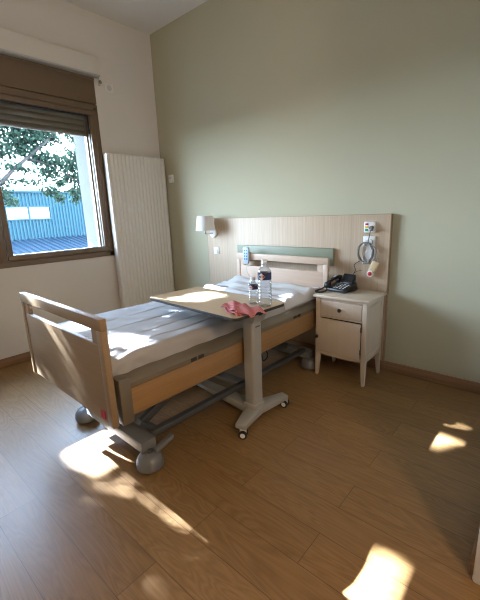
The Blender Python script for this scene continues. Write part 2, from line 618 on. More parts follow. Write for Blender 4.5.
# slatted roller shutter, let down a hand's breadth behind the glass
SHZ = 2.222
prof = []
zz = SHZ
k = 0
outer, inner = [], []
while zz < 2.56:
    for i in range(7):
        t = i / 7
        bulge = 0.011 * math.sin(PI * t) ** 0.7
        inner.append((-0.098 + bulge, zz + 0.052 * t))
        outer.append((-0.112 - bulge, zz + 0.052 * t))
    zz += 0.054
shutter = G()
def extr_y(g, poly_in, poly_out, y0, y1):
    bm = g.bm
    P = poly_in + poly_out[::-1]
    A = [bm.verts.new((x, y0, z)) for x, z in P]
    B = [bm.verts.new((x, y1, z)) for x, z in P]
    n = len(P)
    for i in range(n):
        j = (i + 1) % n
        bm.faces.new([A[i], A[j], B[j], B[i]])
    m = len(poly_in)
    for i in range(m - 1):
        bm.faces.new([A[i + 1], A[i], A[n - 1 - i], A[n - 2 - i]])
        bm.faces.new([B[i], B[i + 1], B[n - 2 - i], B[n - 1 - i]])
extr_y(shutter, inner, outer, RY0 + 0.012, RY1 - 0.012)
shutter.build('roller_shutter', M['shutter'], W, smooth=50)
g = G()
g.box(-0.13, -0.08, RY1 - 0.025, RY1, RZ0, RZ1)
g.box(-0.13, -0.08, RY0, RY0 + 0.025, RZ0, RZ1)
g.build('shutter_guide', M['window_brown'], W)
g = G().box(XI + 0.010, XI + 0.022, YM - 0.020 - 0.03, YM - 0.050 - 0.03, 1.62, 1.75, 0.004)
g.box(XI + 0.022, XI + 0.055, YM - 0.058, YM - 0.072, 1.675, 1.695, 0.004)
g.box(XI + 0.043, XI + 0.057, YM - 0.056, YM - 0.074, 1.58, 1.695, 0.005)
g.build('window_handle', M['chrome'], W)
G().box(-WT - 0.06, -0.07, RY0, RY1, RZ0 - 0.0, RZ0 + 0.02, 0.003).build('outer_sill', M['pale_grey'], W)

# blind box above the window
t = thing('blind_box', 'long white blind box on the wall above the brown window', 'blind box', (0.0, -0.73, 2.80))
G().box(0.0, 0.085, -2.33, 0.0, 0.0, 0.16, 0.004).build('casing', M['pelmet'], t)
G().box(0.008, 0.082, -2.325, -0.006, -0.016, 0.0, 0.003).build('underside_shade', M['pelmet_shade'], t)  # grey layer that paints the box's shaded underside
g = G().box(0.02, 0.05, -0.006, 0.012, -0.085, 0.0, 0.003)
g.build('end_bracket', M['white_plastic'], t)
G().lathe([(0.0, 0.0), (0.016, 0.0), (0.018, 0.006), (0.012, 0.011), (0.0, 0.011)], (0, 0, 0), 20, 'x').build('chain_wheel', M['cable_grey'], t, loc=(0.05, 0.002, -0.055))

t = thing('wall_socket_box', 'white square cover plate on the wall at the end of the blind box', 'cover plate', (0.0, -0.605, 2.722))
G().box(0, 0.010, -0.05, 0.05, -0.045, 0.045, 0.004).build('plate', M['white_plastic'], t)
G().lathe([(0.028, 0), (0.028, 0.003), (0.024, 0.004), (0.022, 0.002), (0.0, 0.002)], (0, 0, 0), 28, 'x').build('round_cover', M['pale_grey'], t, loc=(0.010, 0, 0))

# ------------------------------------------------------------------ radiator
RX, RYA, RYB, RZA, RZB = 0.11, -0.787, -0.022, 0.30, 2.036
t = thing('radiator', 'tall white ribbed panel radiator on the wall in the corner', 'radiator', (0.0, RYA, RZA))
w = RYB - RYA
h = RZB - RZA
g = G()
bm = g.bm
# front plate with vertical flutes
nfl = 15
m0 = 0.022
xs = [(RX - 0.024, 0.0), (RX - 0.003, 0.0), (RX, 0.003), (RX, m0)]
pitch = (w - 2 * m0) / nfl
for i in range(nfl):
    y = m0 + i * pitch
    xs += [(RX, y + pitch * 0.28), (RX - 0.015, y + pitch * 0.42), (RX - 0.015, y + pitch * 0.60), (RX, y + pitch * 0.74)]
xs += [(RX, w - 0.003), (RX - 0.003, w), (RX - 0.024, w)]
zl = [0.0, 0.02, h - 0.02, h]
rows = []
for zi, z in enumerate(zl):
    row = []
    for x, y in xs:
        xx = x
        if zi in (0, 3) and x < RX - 0.006 and 0.001 < y < w - 0.001:
            xx = RX
        row.append(bm.verts.new((xx, y, z)))
    rows.append(row)
for a, b in zip(rows, rows[1:]):
    for i in range(len(a) - 1):
        bm.faces.new([a[i], a[i + 1], b[i + 1], b[i]])
g.build('front_panel', M['radiator'], t, smooth=50)
g = G()
g.box(0.035, RX - 0.023, 0.0, w, 0.0, h, 0.003)
g.build('body', M['radiator'], t)
g = G().box(0.03, RX - 0.002, 0.002, w - 0.002, h - 0.002, h + 0.006, 0.002)
g.build('top_grille', M['radiator'], t)
g = G()
for y in (0.12, w - 0.12):
    g.box(0.0, 0.036, y - 0.02, y + 0.02, 0.1, h - 0.1)
g.build('wall_bracket', M['radiator'], t)

t = thing('thermostat', 'small white square thermostat on the green wall beside the radiator', 'thermostat', (0.20, 0.0, 1.80))
G().box(-0.042, 0.042, -0.02, 0.0, -0.045, 0.045, 0.005).build('housing', M['white_plastic'], t)
G().box(-0.02, 0.02, -0.023, -0.02, -0.006, 0.022, 0.001).build('display', M['pale_grey'], t)

# ------------------------------------------------------------------ wall panel behind the bed
PX0, PX1, PZ, PT = 0.815, 2.875, 1.313, 0.042
t = thing('headboard_panel', 'wide pale oak wall panel behind the bed head and nightstand', 'wall panel', (PX0, 0, 0))
G().box(0.002, PX1 - PX0 - 0.004, -PT, -0.006, SK + 0.01, PZ - 0.003, 0.001).build('board', M['panel_oak'], t)
g = G()
g.box(PX1 - PX0 - 0.004, PX1 - PX0, -PT - 0.0005, -0.001, SK + 0.01, PZ)
g.box(0.0, 0.002, -PT - 0.0005, -0.001, SK + 0.01, PZ)
g.box(0.002, PX1 - PX0 - 0.004, -PT - 0.0005, -0.001, PZ - 0.003, PZ)
g.build('edge_band', M['panel_edge'], t)
GX0, GX1 = 1.30, 2.41
t = thing('guard_strip', 'sage green protective strip across the oak panel above the bed head', 'wall guard', (GX0, -PT, 0.88))
G().box(0, GX1 - GX0, -0.035, 0, 0, 0.152, 0.004).build('guard_board', M['green_guard'], t)

# ------------------------------------------------------------------ wall lamp
LX, LZ = 0.925, 1.152
t = thing('wall_lamp', 'white wall lamp with drum shade at the left end of the oak panel', 'lamp', (LX, -PT, LZ))
G().lathe([(0.0, 0.0), (0.052, 0.0), (0.052, -0.014), (0.046, -0.022), (0.0, -0.022)], (0, 0, 0), 32, 'y').build('wall_plate', M['white_plastic'], t)
sx, sy = 0.008, -0.135
arm = spline([(0, -0.02, 0.0), (-0.005, -0.07, 0.0), (sx, sy, 0.005), (sx, sy, 0.05)], 8)
G().tube(arm, 0.008, 12).build('arm', M['chrome'], t)
G().lathe([(0.018, 0.0), (0.018, 0.05), (0.0, 0.05)], (sx, sy, 0.03), 20).build('bulb_holder', M['white_plastic'], t)
g = G()
g.lathe([(0.108, 0.0), (0.084, 0.156), (0.081, 0.156), (0.105, 0.0), (0.108, 0.0)], (sx, sy, 0.038), 48, caps=False)
g.build('lamp_shade', M['lamp_shade'], t, smooth=50)
g = G()
for k in range(3):
    a = k * 2 * PI / 3
    g.tube([(sx, sy, 0.05), (sx + 0.097 * math.cos(a), sy + 0.097 * math.sin(a), 0.04)], 0.0025, 6)
g.build('shade_ring', M['chrome'], t)

t = thing('light_switch', 'small white switch on the oak panel below the wall lamp', 'switch', (0.957, -PT, 0.957))
G().box(-0.040, 0.040, -0.010, 0, -0.040, 0.040, 0.003).build('plate', M['white_plastic'], t)
G().box(-0.022, 0.022, -0.014, -0.010, -0.022, 0.022, 0.002).build('rocker', M['white_plastic'], t)
G().lathe([(0.006, 0), (0.006, -0.0015), (0, -0.0015)], (0, -0.014, 0.0), 14, 'y').build('indicator', M['pale_grey'], t)

# ------------------------------------------------------------------ bed
BX, BY, BYAW = 1.330, -2.2068, -0.0158
BW, BL = 1.055, 2.077
bed = thing('hospital_bed', 'adjustable hospital bed with beech footboard, headboard and wooden side panels', 'bed', (BX, BY, 0), BYAW)

def end_board(name, y0, y1, z0, z1, slot0, slot1, mat, front):
    g = G()
    g.box(0, BW, y0, y1, slot1, z1, 0.005)
    g.box(0, 0.046, y0, y1, z0, slot1 + 0.001, 0.005)
    g.box(BW - 0.046, BW, y0, y1, z0, slot1 + 0.001, 0.005)
    g.box(0.044, 0.104, y0 + 0.006, y1 - 0.004, z0 + 0.01, slot1 + 0.003)
    g.box(BW - 0.104, BW - 0.044, y0 + 0.006, y1 - 0.004, z0 + 0.01, slot1 + 0.003)
    fr = g.build(name, mat, bed)
    G().box(0.046, BW - 0.046, y0 + 0.0045, y1 - 0.003, z0 + 0.004, slot0, 0.005, 3).build('inset_panel', mat, fr)
    return fr

fb = end_board('footboard', 0.0, 0.034, 0.378, 0.924, 0.795, 0.865, M['bed_wood'], True)
G().box(0.945, 0.985, -0.0015, 0.005, 0.405, 0.445).build('sticker', M['sticker'], fb)
hb = end_board('headboard', 2.043, 2.077, 0.40, 0.962, 0.838, 0.900, M['bed_head'], False)

for s in (0, 1):
    fx = (lambda a: a) if s else (lambda a: BW - a)
    def bxs(g, a0, a1, *r, **k):
        p, q = sorted((fx(a0), fx(a1)))
        return g.box(p, q, *r, **k)
    sp = bxs(G(), 1.020, 1.043, 0.115, 1.93, 0.393, 0.541, bev=0.004).build('side_panel', M['bed_wood_rail'], bed)
    tag(sp, 'warm beech side panel')
    g = G()
    p = [(fx(1.052), 0.548), (fx(1.052), 0.572), (fx(1.045), 0.580), (fx(1.006), 0.606), (fx(0.960), 0.606), (fx(0.960), 0.548)]
    g.prism(p, 'y', 0.110, 1.99, 0.003)
    rail = g.build('side_rail', M['bed_metal'], bed)
    for b0 in (0.50, 0.555, 1.53, 1.585):
        bxs(G(), 1.050, 1.0545, b0, b0 + 0.042, 0.551, 0.572, bev=0.001).build('rail_catch', M['void'], rail)
    g = G()
    bxs(g, 0.975, 1.052, 0.056, 0.120, 0.362, 0.606, bev=0.008)
    g.build('corner_post', M['bed_metal'], bed)
    g = G()
    bxs(g, 0.975, 1.045, 1.95, 2.043, 0.38, 0.606, bev=0.008)
    g.build('corner_post', M['bed_metal'], bed)

# mattress platform
g = G()
g.box(0.06, BW - 0.06, 0.05, 2.035, 0.525, 0.552, 0.004)
for b in (0.30, 0.72, 1.15, 1.6):
    g.box(0.08, BW - 0.08, b, b + 0.05, 0.47, 0.526, 0.004)
for a in (0.18, BW - 0.22):
    g.box(a, a + 0.04, 0.08, 2.0, 0.45, 0.50, 0.004)
g.build('mattress_platform', M['frame_metal'], bed)
# base frame on castors
CA = (0.20, BW - 0.10)
CA0, CA1 = 0.225, 0.985
g = G()
for a in (0.225, 0.950):
    g.box(a - 0.022, a + 0.022, 0.262, 1.84, 0.158, 0.194, 0.005)
base = g.build('base_frame', M['frame_metal'], bed)
g = G()
g.box(0.34, 0.990, 0.170, 0.263, 0.112, 0.176, 0.006)
g.build('cross_beam', M['frame_light'], base)
g = G()
g.box(0.10, 1.01, 1.83, 1.93, 0.105, 0.165, 0.008)
g.build('cross_beam', M['frame_light'], base)
def bar(g, p, q, w, h):
    p, q = Vector(p), Vector(q)
    d = q - p
    L = d.length
    X = d.normalized()
    Y = Vector((0, 0, 1)).cross(X)
    Y = Y.normalized() if Y.length > 1e-4 else Vector((0, 1, 0))
    Z = X.cross(Y)
    m = Matrix((X, Y, Z)).transposed().to_4x4()
    m.translation = p
    g.box(0, L, -w / 2, w / 2, -h / 2, h / 2, 0.004, mat=m)
for a in (0.255, 0.865):
    g = G()
    bar(g, (a, 0.26, 0.215), (a, 0.78, 0.455), 0.032, 0.05)
    e_ = 0.070 if a > 0.5 else -0.025
    bar(g, (a, 0.26, 0.215), (a + e_, 0.29, 0.185), 0.034, 0.036)
    g.build('lift_arm', M['frame_metal'], bed)
    g = G()
    bar(g, (a - 0.04, 1.75, 0.215), (a - 0.04, 1.22, 0.455), 0.032, 0.05)
    g.build('lift_arm', M['frame_metal'], bed)
g = G()
g.tube([(0.56, 0.45, 0.26), (0.56, 1.05, 0.33)], 0.032, 18)
g.tube([(0.56, 1.05, 0.33), (0.56, 1.35, 0.365)], 0.014, 14)
g.box(0.50, 0.62, 0.40, 0.52, 0.19, 0.32, 0.012)
g.build('lift_motor', M['frame_metal'], bed)
g = G()
g.box(0.20, 0.94, 0.74, 0.80, 0.43, 0.47, 0.005)
g.box(0.20, 0.94, 1.20, 1.26, 0.43, 0.47, 0.005)
g.box(0.22, 0.94, 0.98, 1.06, 0.17, 0.20, 0.005)
g.build('cross_tube', M['frame_light'], bed)
for a in (CA0, CA1):
    for b in (0.215, 1.88):
        c = G()
        c.lathe([(0.074, 0.018), (0.077, 0.036), (0.071, 0.066), (0.053, 0.090), (0.024, 0.103), (0.0, 0.105)], (a, b, 0), 28)
        shell = c.build('castor', M['castor'], bed)
        G().lathe([(0.0, -0.030), (0.044, -0.030), (0.048, -0.024), (0.048, 0.024), (0.044, 0.030), (0.0, 0.030)], (a, b - 0.01, 0.048), 26, 'x').build('wheel', M['dark'], shell)
        G().box(a - 0.020, a + 0.020, b - 0.012, b + 0.012, 0.10, 0.125, 0.004).build('swivel', M['frame_metal'], shell)
for b0, b1 in ((0.235, 0.365),):
    g = G()
    g.hexa([(0.985, b0, 0.085), (1.022, b0, 0.085), (1.022, b1, 0.120), (0.985, b1, 0.120)],
           [(0.985, b0, 0.115), (1.022, b0, 0.115), (1.022, b1, 0.150), (0.985, b1, 0.150)], 0.010)
    g.build('brake_pedal', M['frame_light'], bed)
g = G()
g.tube(spline([(0.70, 1.35, 0.36), (0.80, 1.42, 0.25), (0.88, 1.36, 0.22), (0.95, 1.33, 0.30), (0.955, 1.25, 0.42)], 8), 0.005, 8)
g.build('cable', M['dark'], bed)

# mattress under a white sheet, lies on the platform
def cushion(name, x0, x1, y0, y1, z0, ztop, r, nx, ny, zfun, mats, parent, side=None):
    """closed rounded block; zfun(u, v) adds height to its top, side() pushes the flanks"""
    bm = bmesh.new()
    na = 5
    def ring_pts(v):
        pts = []
        zt = ztop
        for i in range(4):
            pts.append((0.0, i / 4.0, 'L'))
        return pts
    prof = []      # (t across, z, flag)
    for i in range(5):
        prof.append((x0, z0 + 0.012 + (ztop - r - z0 - 0.012) * i / 5, 'l'))
    for i in range(na):
        a = PI - (PI / 2) * i / na
        prof.append((x0 + r + r * math.cos(a), ztop - r + r * math.sin(a), 't'))
    for i in range(nx + 1):
        prof.append((x0 + r + (x1 - x0 - 2 * r) * i / nx, ztop, 't'))
    for i in range(1, na + 1):
        a = PI / 2 - (PI / 2) * i / na
        prof.append((x1 - r + r * math.cos(a), ztop - r + r * math.sin(a), 't'))
    for i in range(1, 6):
        prof.append((x1, ztop - r + (z0 + 0.012 - ztop + r) * i / 5, 'r'))
    rows = []
    ys = []
    for i in range(na):
        a = (PI / 2) * i / na
        ys.append((y0 + r * (1 - math.sin(a)), 1 - math.cos(a)))
    ys = [(y0 + r * (1 - math.sin(PI / 2 * i / na)), r * (1 - math.cos(PI / 2 * i / na))) for i in range(na, 0, -1)]
    ys = [(y0, r)] + [(y0 + r * (1 - math.cos(PI / 2 * i / na)), r * (1 - math.sin(PI / 2 * i / na))) for i in range(1, na)]
    for i in range(ny + 1):
        ys.append((y0 + r + (y1 - y0 - 2 * r) * i / ny, 0.0))
    for i in range(1, na):
        a = PI / 2 * i / na
        ys.append((y1 - r + r * math.sin(a), r * (1 - math.cos(a))))
    ys.append((y1, r))
    for y, drop in ys:
        row = []
        for x, z, f in prof:
            u, v = (x - x0) / (x1 - x0), (y - y0) / (y1 - y0)
            zz = z
            if f == 't':
                k = (z - (ztop - r)) / r
                zz = z + zfun(u, v) * k - drop * k
            else:
                zz = min(z, ztop - 0.0)
            xx = x
            if side is not None:
                xx += side(u, v, (z - z0) / (ztop - z0), f)
            row.append(bm.verts.new((xx, y, zz)))
        rows.append(row)
    for a, b in zip(rows, rows[1:]):
        for i in range(len(a) - 1):
            bm.faces.new([a[i], a[i + 1], b[i + 1], b[i]])
        bm.faces.new([a[-1], a[0], b[0], b[-1]])
    bm.faces.new(rows[0][::-1])
    bm.faces.new(rows[-1])
    bmesh.ops.recalc_face_normals(bm, faces=bm.faces)
    me = bpy.data.meshes.new(name)
    bm.to_mesh(me)
    bm.free()
    me.materials.append(mats)
    me.shade_smooth()
    o = bpy.data.objects.new(name, me)
    COL.objects.link(o)
    if parent is not None:
        o.parent = parent
    return o

def wob(u, v, s):
    return (math.sin(u * 7.1 * s + 1.3) * math.sin(v * 9.7 * s + 0.4) + math.sin(u * 13.3 * s + v * 6.1 * s) * 0.5 + math.sin(v * 21 * s - u * 11 * s + 2) * 0.3)

def sheet_top(u, v):
    z = 0.0025 * wob(u, v, 1.0) + 0.0022 * wob(u * 1.7 + 3, v * 2.1 + 1, 1.7)
    for c in (0.28, 0.50, 0.70, 0.86):                 # pressed fold lines along the bed
        d = (u - c - 0.006 * math.sin(v * 5 + c * 9)) / 0.0045
        z -= 0.0055 * math.exp(-d * d)
    # tugged pleats fan from the near foot corner
    e = (1 - u) * 1.0
    w_ = max(0.0, 1 - math.hypot((1 - u) * 0.9, v * 2.05) / 0.42)
    z += 0.010 * w_ * math.sin(math.atan2(v * 2.05 + 0.03, e + 0.03) * 11)
    return z

def sheet_side(u, v, k, f):
    s = 1 if f == 'r' else (-1 if f == 'l' else 0)
    if s == 0:
        return 0.0
    a = 0.006 * math.sin(v * 34 + k * 4) * (1 - k) + 0.004 * math.sin(v * 71 + 1 + k * 7)
    a += (0.014 * math.sin(v * 120 - k * 9) * max(0, 1 - v / 0.14)) * (1 - k * 0.4)
    return s * a

mt = thing('mattress', 'white sheeted mattress with pressed fold lines on the hospital bed', 'mattress', (BX, BY, 0), BYAW)
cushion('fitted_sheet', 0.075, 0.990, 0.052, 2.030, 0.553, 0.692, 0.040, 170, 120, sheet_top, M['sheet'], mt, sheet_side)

# loose folded sheet heaped across the head end
def folded(u, v):
    z = 0.0
    z += 0.030 * math.exp(-((v - 0.72) / 0.20) ** 2) * (0.75 + 0.25 * math.sin(u * 5 + 1))
    z += 0.010 * math.sin(v * 17 + 2.0 * u) + 0.007 * math.sin(u * 19 + v * 8) + 0.004 * math.sin(v * 41 - u * 9)
    z += 0.018 * math.exp(-((u - 0.70) / 0.10) ** 2 - ((v - 0.55) / 0.22) ** 2)
    return z
ps = thing('folded_sheet', 'rumpled white top sheet folded at the head of the mattress', 'sheet', (BX, BY, 0), BYAW)
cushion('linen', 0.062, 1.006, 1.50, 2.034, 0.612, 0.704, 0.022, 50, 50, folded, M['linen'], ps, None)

# ------------------------------------------------------------------ bed remote on the headboard
t = thing('bed_remote', 'pale blue bed remote hooked over the top bar of the headboard', 'remote', (1.520, -0.19, 0.885))
g = G()
g.prism([(-0.030, 0.0), (-0.036, 0.06), (-0.036, 0.128), (-0.026, 0.140), (0.026, 0.140), (0.036, 0.128), (0.036, 0.06), (0.030, 0.0), (0.018, -0.026), (-0.018, -0.026)], 'y', -0.012, 0.012, 0.004)
g.build('handset', M['remote'], t)
for r in range(4):
    for c in (-1, 1):
        G().box(c * 0.014 - 0.008, c * 0.014 + 0.008, -0.0145, -0.011, 0.018 + r * 0.028, 0.032 + r * 0.028, 0.002).build('button', M['remote_key'], t)
G().tube([(0, 0.010, 0.08), (0, 0.030, 0.082), (0, 0.062, 0.086), (0, 0.072, 0.080), (0, 0.072, 0.06)], 0.005, 8).build('hook', M['pale_grey'], t)
cord = spline([(0, 0, -0.024), (0.004, -0.004, -0.06), (0.012, -0.012, -0.10), (0.040, -0.016, -0.135), (0.060, -0.020, -0.150)], 10)
G().tube(cord, 0.0035, 8).build('cord', M['pale_grey'], t)

# ------------------------------------------------------------------ overbed table
TCX, TCY, TZ, TYAW = 2.207, -1.350, 0.815, -0.06
ot = thing('overbed_table', 'wheeled overbed table with beige top on one grey column', 'overbed table', (2.455, -1.256, 0))
ct, st = math.cos(TYAW), math.sin(TYAW)
def tl(x, y):          # table-top frame to the table's own frame
    return (TCX - 2.455 + x * ct - y * st, TCY + 1.256 + x * st + y * ct)
out2 = [tl(x, y) for x, y in rrect(-0.435, 0.435, -0.222, 0.222, 0.035, 6)]
in2 = [tl(x, y) for x, y in rrect(-0.432, 0.432, -0.219, 0.219, 0.033, 6)]
G().prism(in2, 'z', TZ - 0.004, TZ).build('table_top', M['table_top'], ot, smooth=20)
e = G().prism(out2, 'z', TZ - 0.020, TZ - 0.0035, 0.002).build('table_edge', M['dark'], ot, smooth=20)
g = G()
g.prism(rrect(-0.047, 0.047, -0.047, 0.047, 0.022), 'z', 0.12, 0.715)
g.build('column', M['table_metal'], ot)
g = G()
g.prism(rrect(-0.056, 0.056, -0.056, 0.056, 0.026), 'z', 0.05, 0.125, 0.003)
g.build('column_collar', M['table_metal'], ot)
g = G()
x0, y0 = tl(0.0, 0.0)
g.box(-0.10, 0.085, -0.085, 0.075, 0.745, TZ - 0.02, 0.010)
g.prism([(-0.10, 0.750), (-0.055, 0.69), (0.055, 0.69), (0.082, 0.750)], 'y', -0.058, 0.058, 0.004)
hd = g.build('column_head', M['table_metal'], ot)
g = G().box(-0.55, -0.09, -0.10, 0.01, 0.765, TZ - 0.02, 0.006)
g.build('support_beam', M['table_metal'], ot)
G().tube([(0.086, -0.03, 0.768), (0.115, -0.03, 0.764), (0.120, -0.07, 0.764)], 0.006, 10).build('height_lever', M['dark'], ot)
G().box(0.0475, 0.0485, -0.022, 0.022, 0.655, 0.663).build('mark', M['frame_metal'], ot)
def leg(p, q, w0, w1, z0a, z1a, z0b, z1b):
    p, q = Vector((p[0], p[1], 0)), Vector((q[0], q[1], 0))
    d = (q - p).normalized()
    n = Vector((-d.y, d.x, 0))
    def quad(c, w, z0, z1):
        return [c - n * w + Vector((0, 0, z0)), c + n * w + Vector((0, 0, z0)), c + n * w + Vector((0, 0, z1)), c - n * w + Vector((0, 0, z1))]
    g = G()
    g.hexa(quad(p, w0, z0a, z1a), quad(q, w1, z0b, z1b), 0.008)
    return g
ends = [(0.075, -0.222), (0.072, 0.240), (-0.665, 0.055), (-0.60, -0.10)]
leg((0, 0.02), (0.082, -0.240), 0.060, 0.036, 0.040, 0.095, 0.062, 0.092).build('base_leg', M['table_metal'], ot)
leg((0, -0.02), (0.078, 0.258), 0.060, 0.036, 0.040, 0.095, 0.062, 0.092).build('base_leg', M['table_metal'], ot)
leg((0.02, 0), (-0.69, 0.05), 0.058, 0.036, 0.040, 0.095, 0.055, 0.085).build('base_leg', M['table_metal'], ot)
def table_castor(x, y, ang):
    c = G()
    m = Matrix.Translation((x, y, 0)) @ Matrix.Rotation(ang, 4, 'Z')
    c.box(-0.012, 0.030, -0.010, 0.010, 0.026, 0.062, 0.004, mat=m)
    c.tube([m @ Vector((0.0, 0, 0.045)), m @ Vector((0.0, 0, 0.075))], 0.008, 10)
    k = c.build('castor', M['pale_grey'], ot)
    for s in (-1, 1):
        w = G()
        w.tube([m @ Vector((0.010, s * 0.010, 0.026)), m @ Vector((0.010, s * 0.026, 0.026))], 0.026, 20)
        wh = w.build('wheel', M['dark'], k)
        w = G()
        w.tube([m @ Vector((0.010, s * 0.0262, 0.026)), m @ Vector((0.010, s * 0.0275, 0.026))], 0.016, 16)
        w.build('wheel_hub', M['white_plastic'], k)
table_castor(0.080, -0.225, 0.5)
table_castor(0.074, 0.240, 0.2)
table_castor(-0.655, 0.048, 2.6)

# ------------------------------------------------------------------ bottles
def bottle(name, label, loc, R, Hh, ribs, lab0, lab1, group=None):
    t = thing(name, label, 'bottle', loc)
    neck = 0.0135
    prof = [(0.0, 0.012), (R * 0.45, 0.008), (R * 0.72, 0.0), (R * 0.9, 0.003), (R, 0.018)]
    z = 0.024
    zsh = Hh * 0.74
    pitch = (lab0 - z) / ribs
    for i in range(ribs):
        prof += [(R, z + pitch * 0.12), (R, z + pitch * 0.58), (R * 0.945, z + pitch * 0.78), (R * 0.945, z + pitch * 0.92)]
        z += pitch
    prof += [(R, lab0), (R * 0.985, lab0 + 0.003), (R * 0.985, lab1 - 0.003), (R, lab1)]
    zs = lab1
    zt = Hh - 0.030
    for i in range(1, 8):
        a = i / 7
        prof.append((neck + (R - neck) * (math.cos(a * PI) * 0.5 + 0.5), zs + (zt - zs) * (a ** 0.9)))
    prof += [(neck + 0.003, zt + 0.001), (neck + 0.003, zt + 0.004), (neck, zt + 0.006), (neck, Hh - 0.004)]
    G().lathe(prof, (0, 0, 0), 36).build('bottle_body', M['bottle'], t, smooth=60)
    G().lathe([(R * 1.004, lab0 + 0.002), (R * 1.004, lab1 - 0.002)], (0, 0, 0), 40, caps=False).build('paper_label', M['label_navy'], t, smooth=60)
    # emblem wrapped round the front of the label
    g = G()
    a0 = math.radians(-72)
    def wrap(a, z, k=1.012):
        return (R * k * math.cos(a0 + a), R * k * math.sin(a0 + a), z)
    zc, hh = (lab0 + lab1) / 2, (lab1 - lab0) * 0.48
    da = hh / R * 1.15
    n = 8
    def patch(g, shape, k):
        bm = g.bm
        c = bm.verts.new(wrap(shape[0][0], shape[0][1], k))
        ring = [bm.verts.new(wrap(a, z, k)) for a, z in shape[1:]]
        for i in range(len(ring)):
            bm.faces.new([c, ring[i], ring[(i + 1) % len(ring)]])
    ac = -0.14
    dia = [(ac, zc)]
    for (p, q) in (((0, 1), (1, 0)), ((1, 0), (0, -1)), ((0, -1), (-1, 0)), ((-1, 0), (0, 1))):
        for i in range(5):
            f = i / 5
            dia.append((ac + da * (p[0] * (1 - f) + q[0] * f), zc + hh * (p[1] * (1 - f) + q[1] * f)))
    patch(g, dia, 1.010)
    em = g.build('emblem', M['label_white'], t, smooth=60)
    g = G()
    patch(g, [(ac + da * 0.28, zc)] + [(ac + da * 0.28 + (a - ac) * 0.36, zc + (z - zc) * 0.40) for a, z in dia[1:]], 1.018)
    g.build('emblem_core', M['label_pink'], em, smooth=60)
    g = G()
    g.lathe([(0.0, Hh), (neck + 0.001, Hh), (neck + 0.0022, Hh - 0.002), (neck + 0.0022, Hh - 0.016), (neck, Hh - 0.017)], (0, 0, 0), 28, caps=False)
    g.build('bottle_cap', M['cap'], t, smooth=40)
    return t
bottle('water_bottle', 'tall clear plastic water bottle with navy label on the overbed table', (2.600, -1.300, TZ), 0.0405, 0.280, 7, 0.162, 0.206, 'water bottles on the overbed table')
bottle('water_bottle', 'small clear water bottle standing left of the tall one on the overbed table', (2.505, -1.292, TZ), 0.0285, 0.168, 5, 0.092, 0.122, 'water bottles on the overbed table')

# ------------------------------------------------------------------ gingham cloth, crumpled in two layers
def cloth(name, quad, n, m, hfun, mat, thick=0.003):
    bm = bmesh.new()
    uv = bm.loops.layers.uv.new('uv')
    A, B, Cc, D = [Vector(p) for p in quad]
    grid = []
    for j in range(m + 1):
        row = []
        for i in range(n + 1):
            u, v = i / n, j / m
            p = (A * (1 - u) + B * u) * (1 - v) + (D * (1 - u) + Cc * u) * v
            dx, dy, dz = hfun(u, v)
            row.append((bm.verts.new(p + Vector((dx, dy, dz))), u, v))
        grid.append(row)
    LU, LV = (B - A).length, (D - A).length
    for j in range(m):
        for i in range(n):
            q = [grid[j][i], grid[j][i + 1], grid[j + 1][i + 1], grid[j + 1][i]]
            f = bm.faces.new([x[0] for x in q])
            for lp, x in zip(f.loops, q):
                lp[uv].uv = (x[1] * LU, x[2] * LV)
    me = bpy.data.meshes.new(name)
    bm.to_mesh(me)
    bm.free()
    me.materials.append(mat)
    me.shade_smooth()
    o = bpy.data.objects.new(name, me)
    COL.objects.link(o)
    md = o.modifiers.new('thickness', 'SOLIDIFY')
    md.thickness = thick
    md.offset = 1.0
    return o
def cl1(u, v):
    edge = min(u, 1 - u, v, 1 - v) * 2
    z = 0.004 + 0.020 * math.sin(PI * min(1, max(0, edge * 1.2)) * 0.5) * (0.6 + 0.4 * math.sin(u * 9 + v * 5))
    z += 0.006 * math.sin(u * 17 - v * 7) + 0.004 * math.sin(v * 19 + u * 8)
    return (0.012 * math.sin(v * 8), 0.012 * math.sin(u * 7 + 1), max(0.0025, z))
tc_ = thing('kitchen_cloth', 'crumpled red and white gingham cloth on the corner of the overbed table', 'cloth', (0, 0, 0))
c1 = cloth('lower_layer', [(2.395, -1.470, TZ), (2.605, -1.572, TZ), (2.630, -1.400, TZ), (2.400, -1.365, TZ)], 44, 34, cl1, M['gingham'])
def cl2(u, v):
    z = 0.018 + 0.016 * math.sin(PI * v) * (0.7 + 0.5 * math.sin(u * 6 + 0.5)) + 0.006 * math.sin(u * 15 + v * 9) + 0.012 * u * (1 - u)
    z = max(0.006, z)
    if u > 0.74:                                       # the end hangs over the table's edge
        z -= (u - 0.74) ** 1.3 * 0.12
    return (0.006 * math.sin(v * 7 + 1), 0.010 * math.sin(u * 9), z)
c2 = cloth('folded_layer', [(2.440, -1.520, TZ), (2.680, -1.545, TZ), (2.692, -1.420, TZ), (2.440, -1.390, TZ)], 40, 30, cl2, M['gingham'])
for o in (c1, c2):
    o.parent = tc_

